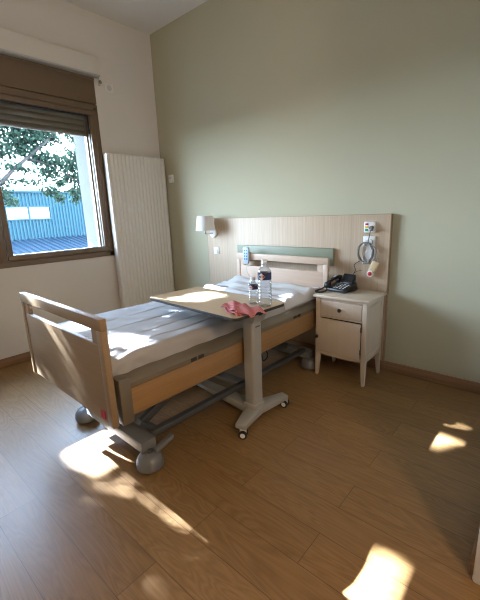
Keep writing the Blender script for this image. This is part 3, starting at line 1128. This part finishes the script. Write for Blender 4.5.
# ------------------------------------------------------------------ nightstand
NX0, NX1, NY0, NY1, NZ = 2.423, 2.886, -0.432, -0.064, 0.70
nw, nd = NX1 - NX0, NY1 - NY0
ns = thing('nightstand', 'limed white wooden nightstand with one drawer and door by the bed', 'nightstand', (NX0, NY0, 0))
G().box(0, nw, 0, nd, NZ - 0.022, NZ, 0.005).build('top', M['night'], ns)
i0 = 0.018
def taper_leg(x0, x1, y0, y1, fx, fy):
    g = G()
    g.box(x0, x1, y0, y1, 0.20, NZ - 0.022, 0.003)
    k = 0.014
    ax0, ax1 = (x0, x1 - k) if fx else (x0 + k, x1)
    ay0, ay1 = (y0, y1 - k) if fy else (y0 + k, y1)
    g.hexa([(ax0, ay0, 0.006), (ax1, ay0, 0.006), (ax1, ay1, 0.006), (ax0, ay1, 0.006)],
           [(x0, y0, 0.2005), (x1, y0, 0.2005), (x1, y1, 0.2005), (x0, y1, 0.2005)], 0.002)
    g.box(ax0 + 0.004, ax1 - 0.004, ay0 + 0.004, ay1 - 0.004, 0.0, 0.007)
    return g
lw = 0.038
for fx in (1, 0):
    for fy in (1, 0):
        x0 = i0 if fx else nw - i0 - lw
        y0 = i0 if fy else nd - i0 - lw
        taper_leg(x0, x0 + lw, y0, y0 + lw, fx, fy).build('leg', M['night'], ns)
g = G()
# carcass: sides framed, back, bottom, dividers
for x in (i0, nw - i0 - 0.018):
    g.box(x + 0.006, x + 0.014, i0 + lw, nd - i0 - lw, 0.22, NZ - 0.022)
    g.box(x, x + 0.018, i0 + lw, nd - i0 - lw, 0.20, 0.245, 0.002)
    g.box(x, x + 0.018, i0 + lw, nd - i0 - lw, NZ - 0.065, NZ - 0.022, 0.002)
g.box(i0 + lw, nw - i0 - lw, nd - i0 - 0.012, nd - i0, 0.20, NZ - 0.022)
g.box(i0 + 0.02, nw - i0 - 0.02, i0 + 0.03, nd - i0 - 0.01, 0.205, 0.22)
g.prism([(i0 + lw, 0.222), (i0 + lw, 0.200), (nw / 2 - 0.08, 0.193), (nw / 2 + 0.08, 0.193), (nw - i0 - lw, 0.200), (nw - i0 - lw, 0.222)], 'y', i0 + 0.002, i0 + 0.018)
g.box(i0 + lw, nw - i0 - lw, i0 + 0.003, i0 + 0.022, NZ - 0.042, NZ - 0.022, 0.002)
g.box(i0 + lw, nw - i0 - lw, i0 + 0.004, i0 + 0.03, 0.515, 0.530, 0.002)
g.build('carcass', M['night'], ns)
g = G().box(i0 + lw, nw - i0 - lw, i0 + 0.03, i0 + 0.034, 0.222, NZ - 0.03)
g.build('gap_shade_sheet', M['void'], ns)  # dark sheet in place of the shade behind drawer and door gaps
dr = thing  # (names below are parts)
d0, d1 = i0 + lw + 0.003, nw - i0 - lw - 0.003
drw = G().box(d0, d1, i0 + 0.001, i0 + 0.02, 0.532, 0.6555, 0.003).build('drawer', M['night'], ns)
g = G()
for (xa, xb, za, zb) in ((d0 + 0.004, d1 - 0.004, 0.5345, 0.5375), (d0 + 0.004, d1 - 0.004, 0.650, 0.653)):
    g.box(xa, xb, i0 + 0.0, i0 + 0.0015, za, zb)
kn = [(0.0, -0.030), (0.010, -0.029), (0.0145, -0.024), (0.0145, -0.018), (0.009, -0.013), (0.006, -0.008), (0.0065, 0.0)]
G().lathe(kn, (nw / 2 + 0.0, i0 + 0.001, 0.594), 22, 'y').build('knob', M['black'], drw)
m = Matrix.Translation((d1, i0 + 0.016, 0)) @ Matrix.Rotation(math.radians(-1.6), 4, 'Z') @ Matrix.Translation((-d1, -i0 - 0.016, 0))
g = G().box(d0 - 0.034, d1 - 0.001, i0 - 0.014, i0 + 0.004, 0.226, 0.507, 0.003, mat=m)
dor = g.build('door', M['night'], ns)
G().lathe(kn, m @ Vector((d0 - 0.018, i0 - 0.014, 0.350)), 22, 'y').build('knob', M['black'], dor)
for z in (0.265, 0.445):
    G().box(d1 - 0.002, d1 + 0.006, i0 - 0.012, i0 + 0.001, z, z + 0.04, 0.001).build('hinge', M['frame_metal'], dor)

# ------------------------------------------------------------------ telephone
ph = thing('telephone', 'black corded desk telephone with big keys on the nightstand', 'telephone', (2.557, -0.205, NZ), -0.20)
def slope(y):           # body height over depth
    return 0.028 + 0.048 * (y + 0.095) / 0.19
g = G()
w2 = 0.098
y0, y1 = -0.085, 0.085
g.hexa([(-w2, y0, 0.004), (w2, y0, 0.004), (w2, y1, 0.004), (-w2, y1, 0.004)],
       [(-w2 + 0.004, y0 + 0.004, slope(y0)), (w2 - 0.004, y0 + 0.004, slope(y0)), (w2 - 0.004, y1, slope(y1)), (-w2 + 0.004, y1, slope(y1))], 0.008)
body = g.build('phone_body', M['black'], ph)
def ps_(x, y, dz=0.0):
    return Vector((x, y, slope(y) + dz))
def on_slope(x0, x1, y0, y1, z0, z1):
    a = [ps_(x0, y0, z0), ps_(x1, y0, z0), ps_(x1, y1, z0), ps_(x0, y1, z0)]
    b = [ps_(x0, y0, z1), ps_(x1, y0, z1), ps_(x1, y1, z1), ps_(x0, y1, z1)]
    return a, b
for r in range(4):
    for c in range(4):
        x = -0.020 + c * 0.029
        y = -0.070 + r * 0.024
        if c == 3:
            x += 0.002
        a, b = on_slope(x - 0.010, x + 0.010, y - 0.0085, y + 0.0085, -0.002, 0.004)
        k = G().hexa(a, b, 0.0025).build('key', M['black'], ph)
        a, b = on_slope(x - 0.0075, x + 0.0075, y - 0.0055, y + 0.0055, 0.0038, 0.0045)
        G().hexa(a, b).build('key_legend', M['keys'], k)
# tilted display
g = G()
hx0, hx1 = -0.040, 0.078
g.hexa([(hx0, 0.030, 0.058), (hx1, 0.030, 0.058), (hx1, 0.090, 0.066), (hx0, 0.090, 0.066)],
       [(hx0, 0.040, 0.074), (hx1, 0.040, 0.074), (hx1, 0.088, 0.135), (hx0, 0.088, 0.135)], 0.005)
disp = g.build('display', M['black'], ph)
def on_d(x, f, d):
    p = Vector((x, 0.040, 0.074)).lerp(Vector((x, 0.088, 0.135)), f)
    return p + Vector((0, -0.786, 0.618)) * d
g = G()
g.hexa([on_d(hx0 + 0.010, 0.14, -0.001), on_d(hx1 - 0.010, 0.14, -0.001), on_d(hx1 - 0.010, 0.88, -0.001), on_d(hx0 + 0.010, 0.88, -0.001)],
       [on_d(hx0 + 0.010, 0.14, 0.001), on_d(hx1 - 0.010, 0.14, 0.001), on_d(hx1 - 0.010, 0.88, 0.001), on_d(hx0 + 0.010, 0.88, 0.001)])
g.build('screen', M['screen'], disp)
# handset along the left side
g = G()
hs = spline([(-0.080, -0.088, 0.060), (-0.081, -0.045, 0.082), (-0.081, 0.02, 0.098), (-0.080, 0.085, 0.104)], 8)
g.tube(hs, 0.0135, 12)
g.hexa([(-0.104, -0.100, 0.026), (-0.058, -0.100, 0.026), (-0.058, -0.050, 0.038), (-0.104, -0.050, 0.038)],
       [(-0.102, -0.102, 0.068), (-0.060, -0.102, 0.068), (-0.060, -0.056, 0.084), (-0.102, -0.056, 0.084)], 0.010)
g.hexa([(-0.104, 0.042, 0.064), (-0.058, 0.042, 0.064), (-0.058, 0.098, 0.076), (-0.104, 0.098, 0.076)],
       [(-0.102, 0.046, 0.106), (-0.060, 0.046, 0.106), (-0.060, 0.098, 0.116), (-0.102, 0.098, 0.116)], 0.010)
hand = g.build('receiver', M['black'], ph)
a = Vector((-0.081, -0.01, 0.1045))
g = G()
g.hexa([a + Vector((-0.006, -0.045, -0.016)), a + Vector((0.006, -0.045, -0.016)), a + Vector((0.006, 0.04, 0.007)), a + Vector((-0.006, 0.04, 0.007))],
       [a + Vector((-0.006, -0.045, -0.0125)), a + Vector((0.006, -0.045, -0.0125)), a + Vector((0.006, 0.04, 0.0105)), a + Vector((-0.006, 0.04, 0.0105))])
g.build('name_strip', M['keys'], hand)
# coiled cord looping out in front
core = spline([(-0.095, -0.092, 0.035), (-0.125, -0.105, 0.014), (-0.128, -0.150, 0.010), (-0.108, -0.190, 0.010), (-0.076, -0.196, 0.010), (-0.056, -0.170, 0.010), (-0.060, -0.130, 0.010), (-0.075, -0.088, 0.012)], 40)
coil = []
for i, p in enumerate(core):
    tng = (core[min(i + 1, len(core) - 1)] - core[max(i - 1, 0)]).normalized()
    up = Vector((0, 0, 1))
    s = tng.cross(up).normalized()
    an = i * 1.15
    coil.append(p + (s * math.cos(an) + up * math.sin(an)) * 0.0055)
G().tube(coil, 0.0026, 6).build('coiled_cord', M['black'], ph)

# ------------------------------------------------------------------ call system on the panel
t = thing('call_unit', 'white nurse call box with red, yellow and green buttons on the oak panel', 'call box', (2.714, -PT, 1.213))
G().box(-0.046, 0.046, -0.020, 0, -0.043, 0.043, 0.005).build('housing', M['white_plastic'], t)
for z, k in ((0.022, 'red'), (0.0, 'yellow'), (-0.022, 'green')):
    G().box(-0.034, -0.008, -0.0235, -0.019, z - 0.008, z + 0.008, 0.002).build(k + '_button', M[k], t)
g = G()
g.lathe([(0.0, -0.034), (0.012, -0.034), (0.015, -0.028), (0.015, 0.0)], (0.022, -0.020, -0.004), 20, 'y')
g.box(0.010, 0.032, -0.042, -0.022, -0.030, 0.000, 0.003)
g.build('socket_plug', M['cable_grey'], t)

t = thing('socket_plate', 'tall white double outlet plate on the oak panel behind the coiled cable', 'socket', (2.712, -PT, 1.028))
G().box(-0.050, 0.050, -0.011, 0, -0.112, 0.112, 0.003).build('plate', M['white_plastic'], t)
for z in (0.055, -0.040):
    g = G()
    g.lathe([(0.036, 0.0), (0.036, -0.004), (0.031, -0.005), (0.029, 0.002), (0.0, 0.003)], (0, -0.011, z), 32, 'y', caps=False)
    ins = g.build('socket_insert', M['white_plastic'], t)
    g = G()
    for dx in (-0.0095, 0.0095):
        g.lathe([(0.003, 0.0), (0.003, -0.0015), (0.0, -0.0015)], (dx, -0.009, z), 10, 'y')
    g.build('pin_hole', M['cable_grey'], ins)
G().tube(spline([(0.015, -0.016, 0.085), (0.030, -0.022, 0.080), (0.034, -0.022, 0.055), (0.022, -0.018, 0.030)], 8), 0.004, 8).build('cover_flap', M['cable_grey'], t)

t = thing('call_handset', 'beige nurse call handset with red button hanging on a coiled grey cable', 'call button', (2.697, -PT, 1.012))
pts = []
for i in range(24 * 5 + 1):
    a = PI / 2 + i / 24 * 2 * PI
    k = i / (24 * 5)
    pts.append((-0.004 * math.sin(i) + 0.0 + 0.064 * math.cos(a) * (1 + 0.02 * math.sin(i * 0.9)), -0.035 - 0.012 * math.sin(i * 0.37), 0.081 * math.sin(a) * (1 + 0.02 * math.cos(i * 0.5))))
G().tube(pts, 0.0045, 8).build('coiled_cable', M['cable_grey'], t)
G().tube(spline([(0.042, -0.050, 0.185), (0.034, -0.050, 0.150), (0.026, -0.046, 0.110), (0.020, -0.040, 0.086)], 8), 0.0042, 8).build('lead', M['cable_grey'], t)
G().tube(spline([(0.045, -0.042, 0.066), (0.085, -0.045, 0.030), (0.098, -0.045, -0.03), (0.092, -0.040, -0.075)], 8), 0.0042, 8).build('cable_tail', M['cable_grey'], t)
G().box(-0.012, 0.030, -0.052, -0.026, -0.094, -0.078, 0.004).build('cable_tie', M['cable_grey'], t)
m = Matrix.Translation((0.090, -0.032, -0.070)) @ Matrix.Rotation(math.radians(22), 4, 'Y')
g = G()
g.hexa([m @ Vector(p) for p in ((-0.025, -0.016, -0.100), (0.025, -0.016, -0.100), (0.025, 0.016, -0.100), (-0.025, 0.016, -0.100))],
       [m @ Vector(p) for p in ((-0.030, -0.012, 0.0), (0.030, -0.012, 0.0), (0.030, 0.012, 0.0), (-0.030, 0.012, 0.0))], 0.008)
hh = g.build('pear_grip', M['beige'], t)
g = G()
cc = m @ Vector((0, 0.0, -0.108))
g.lathe([(0.0, -0.022), (0.024, -0.021), (0.026, -0.016), (0.026, 0.014), (0.0, 0.016)], cc, 28, 'y')
g.build('button_ring', M['white_plastic'], t)
G().lathe([(0.0, -0.029), (0.009, -0.0285), (0.015, -0.026), (0.017, -0.021), (0.0, -0.021)], cc, 24, 'y').build('red_button', M['red'], t)

t = thing('phone_wire', 'thin dark telephone wire hanging from the outlet plate to the telephone', 'cable', (2.66, -PT, 0.94))
wire = spline([(-0.004, -0.012, 0.0), (-0.030, -0.018, -0.012), (-0.062, -0.018, -0.040), (-0.050, -0.018, -0.075), (-0.056, -0.022, -0.105), (-0.078, -0.030, -0.140), (-0.085, -0.060, -0.178)], 10)
G().tube(wire, 0.0028, 6).build('wire', M['dark'], t)
G().tube(spline([(-0.056, -0.022, -0.105), (-0.030, -0.020, -0.090), (0.010, -0.016, -0.078)], 8), 0.0018, 6).build('wire_tie', M['dark'], t)

# ------------------------------------------------------------------ outdoors
struct('ground', G().box(-60, -WT - 0.03, -50, 50, -0.72, -0.62), M['asphalt'], smooth=0)
bl = thing('blue_building', 'blue corrugated metal building across the yard, seen through the window', 'building', (-14.0, 0, -0.62))
g = G()
bm = g.bm
pr = []
y = 0.6
while y < 16.0:
    pr += [(0.0, y), (0.0, y + 0.05), (0.045, y + 0.07), (0.045, y + 0.12), (0.0, y + 0.14)]
    y += 0.14
WB = 2.60 + 0.62 - 0.0     # top of cladding
wy0, wy1, wz0, wz1 = 2.35, 4.13, 1.47 + 0.62, 1.95 + 0.62
def clad(z0, z1, ya, yb):
    pp = [p for p in pr if ya <= p[1] <= yb]
    A = [bm.verts.new((x, y, z0)) for x, y in pp]
    B = [bm.verts.new((x, y, z1)) for x, y in pp]
    for i in range(len(pp) - 1):
        bm.faces.new([A[i], A[i + 1], B[i + 1], B[i]])
clad(0.0, wz0, -17, 17)
clad(wz1, WB, -17, 17)
clad(wz0, wz1, -17, wy0)
clad(wz0, wz1, wy1, 5.75)
clad(wz0, wz1, 6.60, 17)
g.build('cladding', M['blue_clad'], bl, smooth=0)
G().box(-6.0, -0.02, 0.6, 16, 0.0, WB - 0.02).build('core', M['blue_clad'], bl, smooth=0)
G().box(-6.1, 0.10, 0.55, 16.05, WB - 0.02, WB + 0.08, 0.01).build('roof_edge', M['blue_clad'], bl)
for (a, b) in ((wy0, wy1), (5.75, 6.60)):
    g = G()
    g.box(-0.02, 0.07, a - 0.05, b + 0.05, wz0 - 0.06, wz0)
    g.box(-0.02, 0.07, a - 0.05, b + 0.05, wz1, wz1 + 0.06)
    g.box(-0.02, 0.07, a - 0.05, a, wz0, wz1)
    g.box(-0.02, 0.07, b, b + 0.05, wz0, wz1)
    g.box(-0.02, 0.05, (a + b) / 2 - 0.03, (a + b) / 2 + 0.03, wz0, wz1)
    f = g.build('window_frame', M['blue_clad'], bl)
    G().box(-0.01, 0.0, a, b, wz0, wz1).build('window_pane', M['mirror_pane'], f, smooth=0)
rf = thing('lean_to_roof', 'dark blue corrugated lean-to roof at the foot of the blue building', 'roof', (-13.95, 0, 0))
g = G()
bm = g.bm
yy = 0.6
rows0, rows1 = [], []
while yy < 15.0:
    for d, hgt in ((0.0, 0.0), (0.09, 0.0), (0.13, 0.05), (0.21, 0.05), (0.25, 0.0)):
        rows0.append(bm.verts.new((0.05, yy + d, 0.56 + hgt)))
        rows1.append(bm.verts.new((3.2, yy + d, 0.02 + hgt)))
    yy += 0.25
for i in range(len(rows0) - 1):
    bm.faces.new([rows0[i], rows1[i], rows1[i + 1], rows0[i + 1]])
r_ = g.build('roof_sheet', M['blue_roof'], rf, smooth=0)
G().box(3.05, 3.12, 0.6, 15, -0.62, 0.03).build('support_wall', M['blue_clad'], rf, smooth=0)

# ---- the tree: trunk, limbs and a broad leafy crown
tr = thing('plane_tree', 'big leafy tree in the yard whose branches hang across the window view', 'tree', (-7.0, -2.6, -0.62))
TO = np.array([-7.0, -2.6, -0.62])
def wl(x, y, z):
    return (x - TO[0], y - TO[1], z - TO[2])
g = G()
g.tube([wl(-7, -2.6, -0.62), wl(-6.97, -2.58, 0.3), wl(-6.95, -2.5, 1.4), wl(-6.9, -2.45, 2.4)], [0.30, 0.24, 0.21, 0.19], 16)
g.build('trunk', M['bark'], tr)
limbs = [
    ([(-6.9, -2.45, 2.3), (-6.6, -1.6, 2.0), (-6.1, -0.50, 1.90), (-5.95, 0.30, 2.57), (-5.95, 1.13, 3.27), (-5.95, 1.55, 3.70)], 0.085, 0.02),
    ([(-6.04, 0.6, 2.82), (-5.95, 0.95, 2.75), (-5.9, 1.4, 2.55), (-5.9, 1.85, 2.25)], 0.035, 0.010),
    ([(-6.0, 1.25, 3.38), (-5.95, 1.6, 3.15), (-5.9, 2.0, 2.8)], 0.03, 0.010),
    ([(-6.9, -2.45, 2.3), (-6.7, -2.6, 3.6), (-6.4, -2.3, 5.0), (-6.2, -1.6, 6.3)], 0.15, 0.04),
    ([(-6.9, -2.45, 2.3), (-7.2, -3.2, 3.6), (-7.3, -4.2, 5.0), (-7.2, -5.0, 6.0)], 0.13, 0.03),
    ([(-6.7, -2.6, 3.6), (-6.6, -1.4, 4.4), (-6.5, 0.0, 5.2), (-6.4, 1.4, 5.7)], 0.09, 0.02),
    ([(-6.55, -2.45, 4.4), (-7.4, -1.8, 5.4), (-8.2, -1.0, 6.2)], 0.07, 0.02),
]
for pts, r0, r1 in limbs:
    P = spline([wl(*p) for p in pts], 5)
    n = len(P)
    G().tube(P, [r0 + (r1 - r0) * i / (n - 1) for i in range(n)], 10).build('branch', M['bark'], tr)

sd = np.array(SUN_DIR)
# parts of the crown thin enough for the sun to come through: centre and half-size, (y, z) on the window plane
GAPS = [(-2.330, 1.165, 0.205, 0.095, 0.0), (-2.25, 1.95, 0.070, 0.060, 0.0), (-2.18, 1.66, 0.09, 0.020, 0.02), (-1.82, 1.92, 0.01, 0.08, 0.04),
        (-1.63, 2.05, 0.13, 0.05, 0.02), (-1.275, 2.082, 0.050, 0.030, 0.0), (-0.985, 2.080, 0.060, 0.042, 0.02), (-2.33, 2.110, 0.115, 0.028, 0.0),
        (-2.515, 1.63, -0.004, 0.12, 0.10), (-2.50, 1.38, 0.08, 0.10, 0.22), (-2.66, 1.38, 0.0, 0.0, 0.1), (-0.98, 1.62, 0.10, 0.06, 0.04),
        (-2.455, 1.74, 0.020, 0.16, 0.17)]
centres, sizes = [], []
def leaves(c, spread, n):
    p = rng.normal(size=(n, 3)) * np.array(spread) + np.array(c)
    centres.append(p)
# crown in the path of the sun: an even leafy mass
nb = 16000
yz = np.stack([rng.uniform(-3.35, -0.6, nb), rng.uniform(0.85, 2.45, nb)], 1)
s = rng.uniform(6.0, 8.6, nb)
P0 = np.stack([np.zeros(nb), yz[:, 0], yz[:, 1]], 1) - sd[None, :] * s[:, None]
centres.append(P0)
# fringe hanging in view of the window
hang = []
for (py, pz, sy_, sz_, nn) in [          # (y, z) of each spray of leaves, its spread and its number of leaves
        (0.35, 3.55, .25, .14, 420), (0.85, 3.62, .25, .14, 480), (1.35, 3.75, .22, .13, 420), (1.85, 3.85, .20, .12, 360), (0.40, 3.20, .22, .13, 360), (0.80, 3.28, .20, .12, 360),
        (1.90, 3.50, .16, .12, 200), (2.10, 3.30, .10, .14, 170), (1.20, 3.38, .14, .10, 170), (0.15, 2.95, .14, .10, 150), (0.60, 2.98, .14, .08, 130),
        (0.95, 2.88, .16, .09, 210), (1.20, 2.72, .16, .10, 220), (1.05, 2.50, .12, .08, 130), (1.45, 2.86, .12, .08, 120), (1.72, 2.95, .10, .10, 130),
        (1.72, 2.68, .12, .08, 150), (1.95, 2.72, .12, .09, 150), (1.60, 2.45, .12, .07, 110), (1.88, 2.42, .10, .09, 130), (1.98, 2.15, .09, .10, 130),
        (1.70, 2.12, .07, .08, 90), (1.72, 1.92, .05, .06, 60), (1.35, 2.28, .08, .06, 60), (1.15, 2.05, .08, .07, 90), (1.28, 1.90, .05, .05, 50), (0.98, 2.12, .06, .05, 40),
        (0.30, 2.62, .16, .06, 120), (0.62, 2.55, .10, .05, 50), (0.10, 2.30, .12, .06, 60), (0.45, 2.30, .08, .05, 40), (0.00, 2.02, .10, .10, 130), (0.12, 1.82, .08, .06, 70), (0.75, 2.28, .07, .05, 35)]:
    leaves((-6.05, py, pz), (0.13, sy_, sz_), int(nn * 1.5))
# the rest of the crown
for i in range(130):
    a = rng.uniform(0, 2 * PI)
    el = rng.uniform(-0.25, 1.3)
    rad = rng.uniform(0.55, 1.0)
    c = np.array([-6.9 + 2.1 * rad * math.cos(a) * math.cos(el), -1.6 + 3.9 * rad * math.sin(a) * math.cos(el), 4.9 + 2.4 * rad * math.sin(el)])
    if c[0] > -4.6 or c[2] < 3.9:
        continue
    leaves(c, (0.33, 0.33, 0.28), 75)
C_ = np.concatenate(centres)
# open the gaps: drop the leaves on those lines towards the sun
k = -C_[:, 0] / sd[0]
yy = C_[:, 1] + k * sd[1]
zz = C_[:, 2] + k * sd[2]
keep = np.ones(len(C_), bool)
for gy, gz, ry, rz, den in GAPS:
    ins = ((yy - gy) / (ry + 0.030)) ** 4 + ((zz - gz) / (rz + 0.030)) ** 4 < 1
    keep &= ~(ins & (rng.random(len(C_)) > den))
C_ = C_[keep]
n = len(C_)
ax = rng.normal(size=(n, 3)) + np.array([0, 0, -0.5])
ax /= np.linalg.norm(ax, axis=1)[:, None]
sdv = np.cross(ax, rng.normal(size=(n, 3)))
sdv /= np.linalg.norm(sdv, axis=1)[:, None]
nrm = np.cross(ax, sdv)
L_ = rng.uniform(0.032, 0.058, n)[:, None]
Wd = L_ * rng.uniform(0.55, 0.8, n)[:, None]
V = np.stack([C_ - ax * L_, C_ - ax * L_ * 0.2 + sdv * Wd + nrm * L_ * 0.25, C_ + ax * L_, C_ - ax * L_ * 0.2 - sdv * Wd + nrm * L_ * 0.25], 1).reshape(-1, 3) - TO
idx = np.arange(n) * 4
F = np.concatenate([np.stack([idx, idx + 1, idx + 2], 1), np.stack([idx, idx + 2, idx + 3], 1)])
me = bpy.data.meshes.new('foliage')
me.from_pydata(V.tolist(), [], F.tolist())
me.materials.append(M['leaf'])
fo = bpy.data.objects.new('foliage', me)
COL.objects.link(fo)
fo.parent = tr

# ------------------------------------------------------------------ light
world = bpy.data.worlds.new('sky')
scene.world = world
world.use_nodes = True
nt = world.node_tree
nt.nodes.clear()
wo = nt.nodes.new('ShaderNodeOutputWorld')
bg = nt.nodes.new('ShaderNodeBackground')
tc = nt.nodes.new('ShaderNodeTexCoord')
sx = nt.nodes.new('ShaderNodeSeparateXYZ')
nt.links.new(tc.outputs['Generated'], sx.inputs[0])
rp = nt.nodes.new('ShaderNodeValToRGB')
e = rp.color_ramp.elements
e[0].position = 0.0
e[0].color = (0.70, 0.85, 1.0, 1)
e[1].position = 0.75
e[1].color = (0.42, 0.62, 0.95, 1)
nt.links.new(sx.outputs['Z'], rp.inputs[0])
nt.links.new(rp.outputs[0], bg.inputs['Color'])
bg.inputs['Strength'].default_value = SKY_STRENGTH
nt.links.new(bg.outputs[0], wo.inputs[0])

sun = bpy.data.lights.new('sun', 'SUN')
sun.energy = SUN_STRENGTH
sun.angle = math.radians(0.35)
sun.color = (0.86, 0.97, 1.18)
so = bpy.data.objects.new('sun', sun)
COL.objects.link(so)
so.rotation_euler = SUN_DIR.to_track_quat('-Z', 'Y').to_euler()

# pendant lamp of the entrance, behind the camera; its light reaches the room past the wall corner
LPX, LPY, LPZ = 4.72, -2.58, 2.35
lp = thing('pendant_lamp', 'round opal pendant lamp hanging in the entrance behind the viewpoint', 'lamp', (LPX, LPY, H))
G().lathe([(0.0, 0.0), (0.06, 0.0), (0.055, -0.03), (0.0, -0.035)], (0, 0, 0), 28).build('ceiling_rose', M['white_plastic'], lp)
G().tube([(0, 0, -0.03), (0, 0, LPZ - H + 0.15)], 0.006, 8).build('stem', M['chrome'], lp)
g = G()
g.lathe([(0.14 * math.sin(PI * i / 14), 0.14 * math.cos(PI * i / 14)) for i in range(15)], (0, 0, LPZ - H), 32, caps=False)
globe = g.build('globe', M['lamp_diffuser'], lp)
pl = bpy.data.lights.new('entrance_lamp_light', 'POINT')
pl.energy = LAMP_POWER
pl.color = (1.0, 0.74, 0.47)
pl.shadow_soft_size = 0.16
po = bpy.data.objects.new('entrance_lamp_light', pl)
COL.objects.link(po)
po.location = (LPX, LPY, LPZ - 0.26)

# daylight sampling portal in the window opening (adds no light)
ar = bpy.data.lights.new('window_portal', 'AREA')
ar.shape = 'RECTANGLE'
ar.size = WY1 - WY0
ar.size_y = 1.6
ar.cycles.is_portal = True
ao = bpy.data.objects.new('window_portal', ar)
COL.objects.link(ao)
ao.location = (-0.14, (WY0 + WY1) / 2, 1.75)
ao.rotation_euler = Vector((1, 0, 0)).to_track_quat('-Z', 'Y').to_euler()

# ------------------------------------------------------------------ camera
cam = bpy.data.cameras.new('camera')
cam.sensor_fit = 'HORIZONTAL'
cam.sensor_width = 36.0
cam.lens = 36.0 * 358.8645 / 480.0
cam.clip_start = 0.02
cam.clip_end = 200
co = bpy.data.objects.new('camera', cam)
COL.objects.link(co)
yaw, pit, rol = 0.7278, -0.2372, -0.0383
fwd = Vector((-math.sin(yaw) * math.cos(pit), math.cos(yaw) * math.cos(pit), math.sin(pit)))
r = Vector((math.cos(yaw), math.sin(yaw), 0))
u = r.cross(fwd)
r2 = r * math.cos(rol) + u * math.sin(rol)
u2 = -r * math.sin(rol) + u * math.cos(rol)
mw = Matrix((r2, u2, -fwd)).transposed().to_4x4()
mw.translation = (3.8669, -2.9451, 1.3596)
co.matrix_world = mw
scene.camera = co

scene.view_settings.view_transform = 'Standard'
scene.view_settings.look = 'None'
scene.view_settings.gamma = 1.0
scene.view_settings.use_curve_mapping = False
scene.view_settings.exposure = EXPOSURE
scene.cycles.max_bounces = 12
scene.cycles.diffuse_bounces = 8
scene.cycles.glossy_bounces = 6
scene.cycles.transparent_max_bounces = 16
scene.cycles.transmission_bounces = 8
scene.cycles.caustics_reflective = False
scene.cycles.caustics_refractive = False
scene.cycles.sample_clamp_indirect = 3.0
scene.cycles.use_denoising = True
scene.cycles.filter_width = 1.1
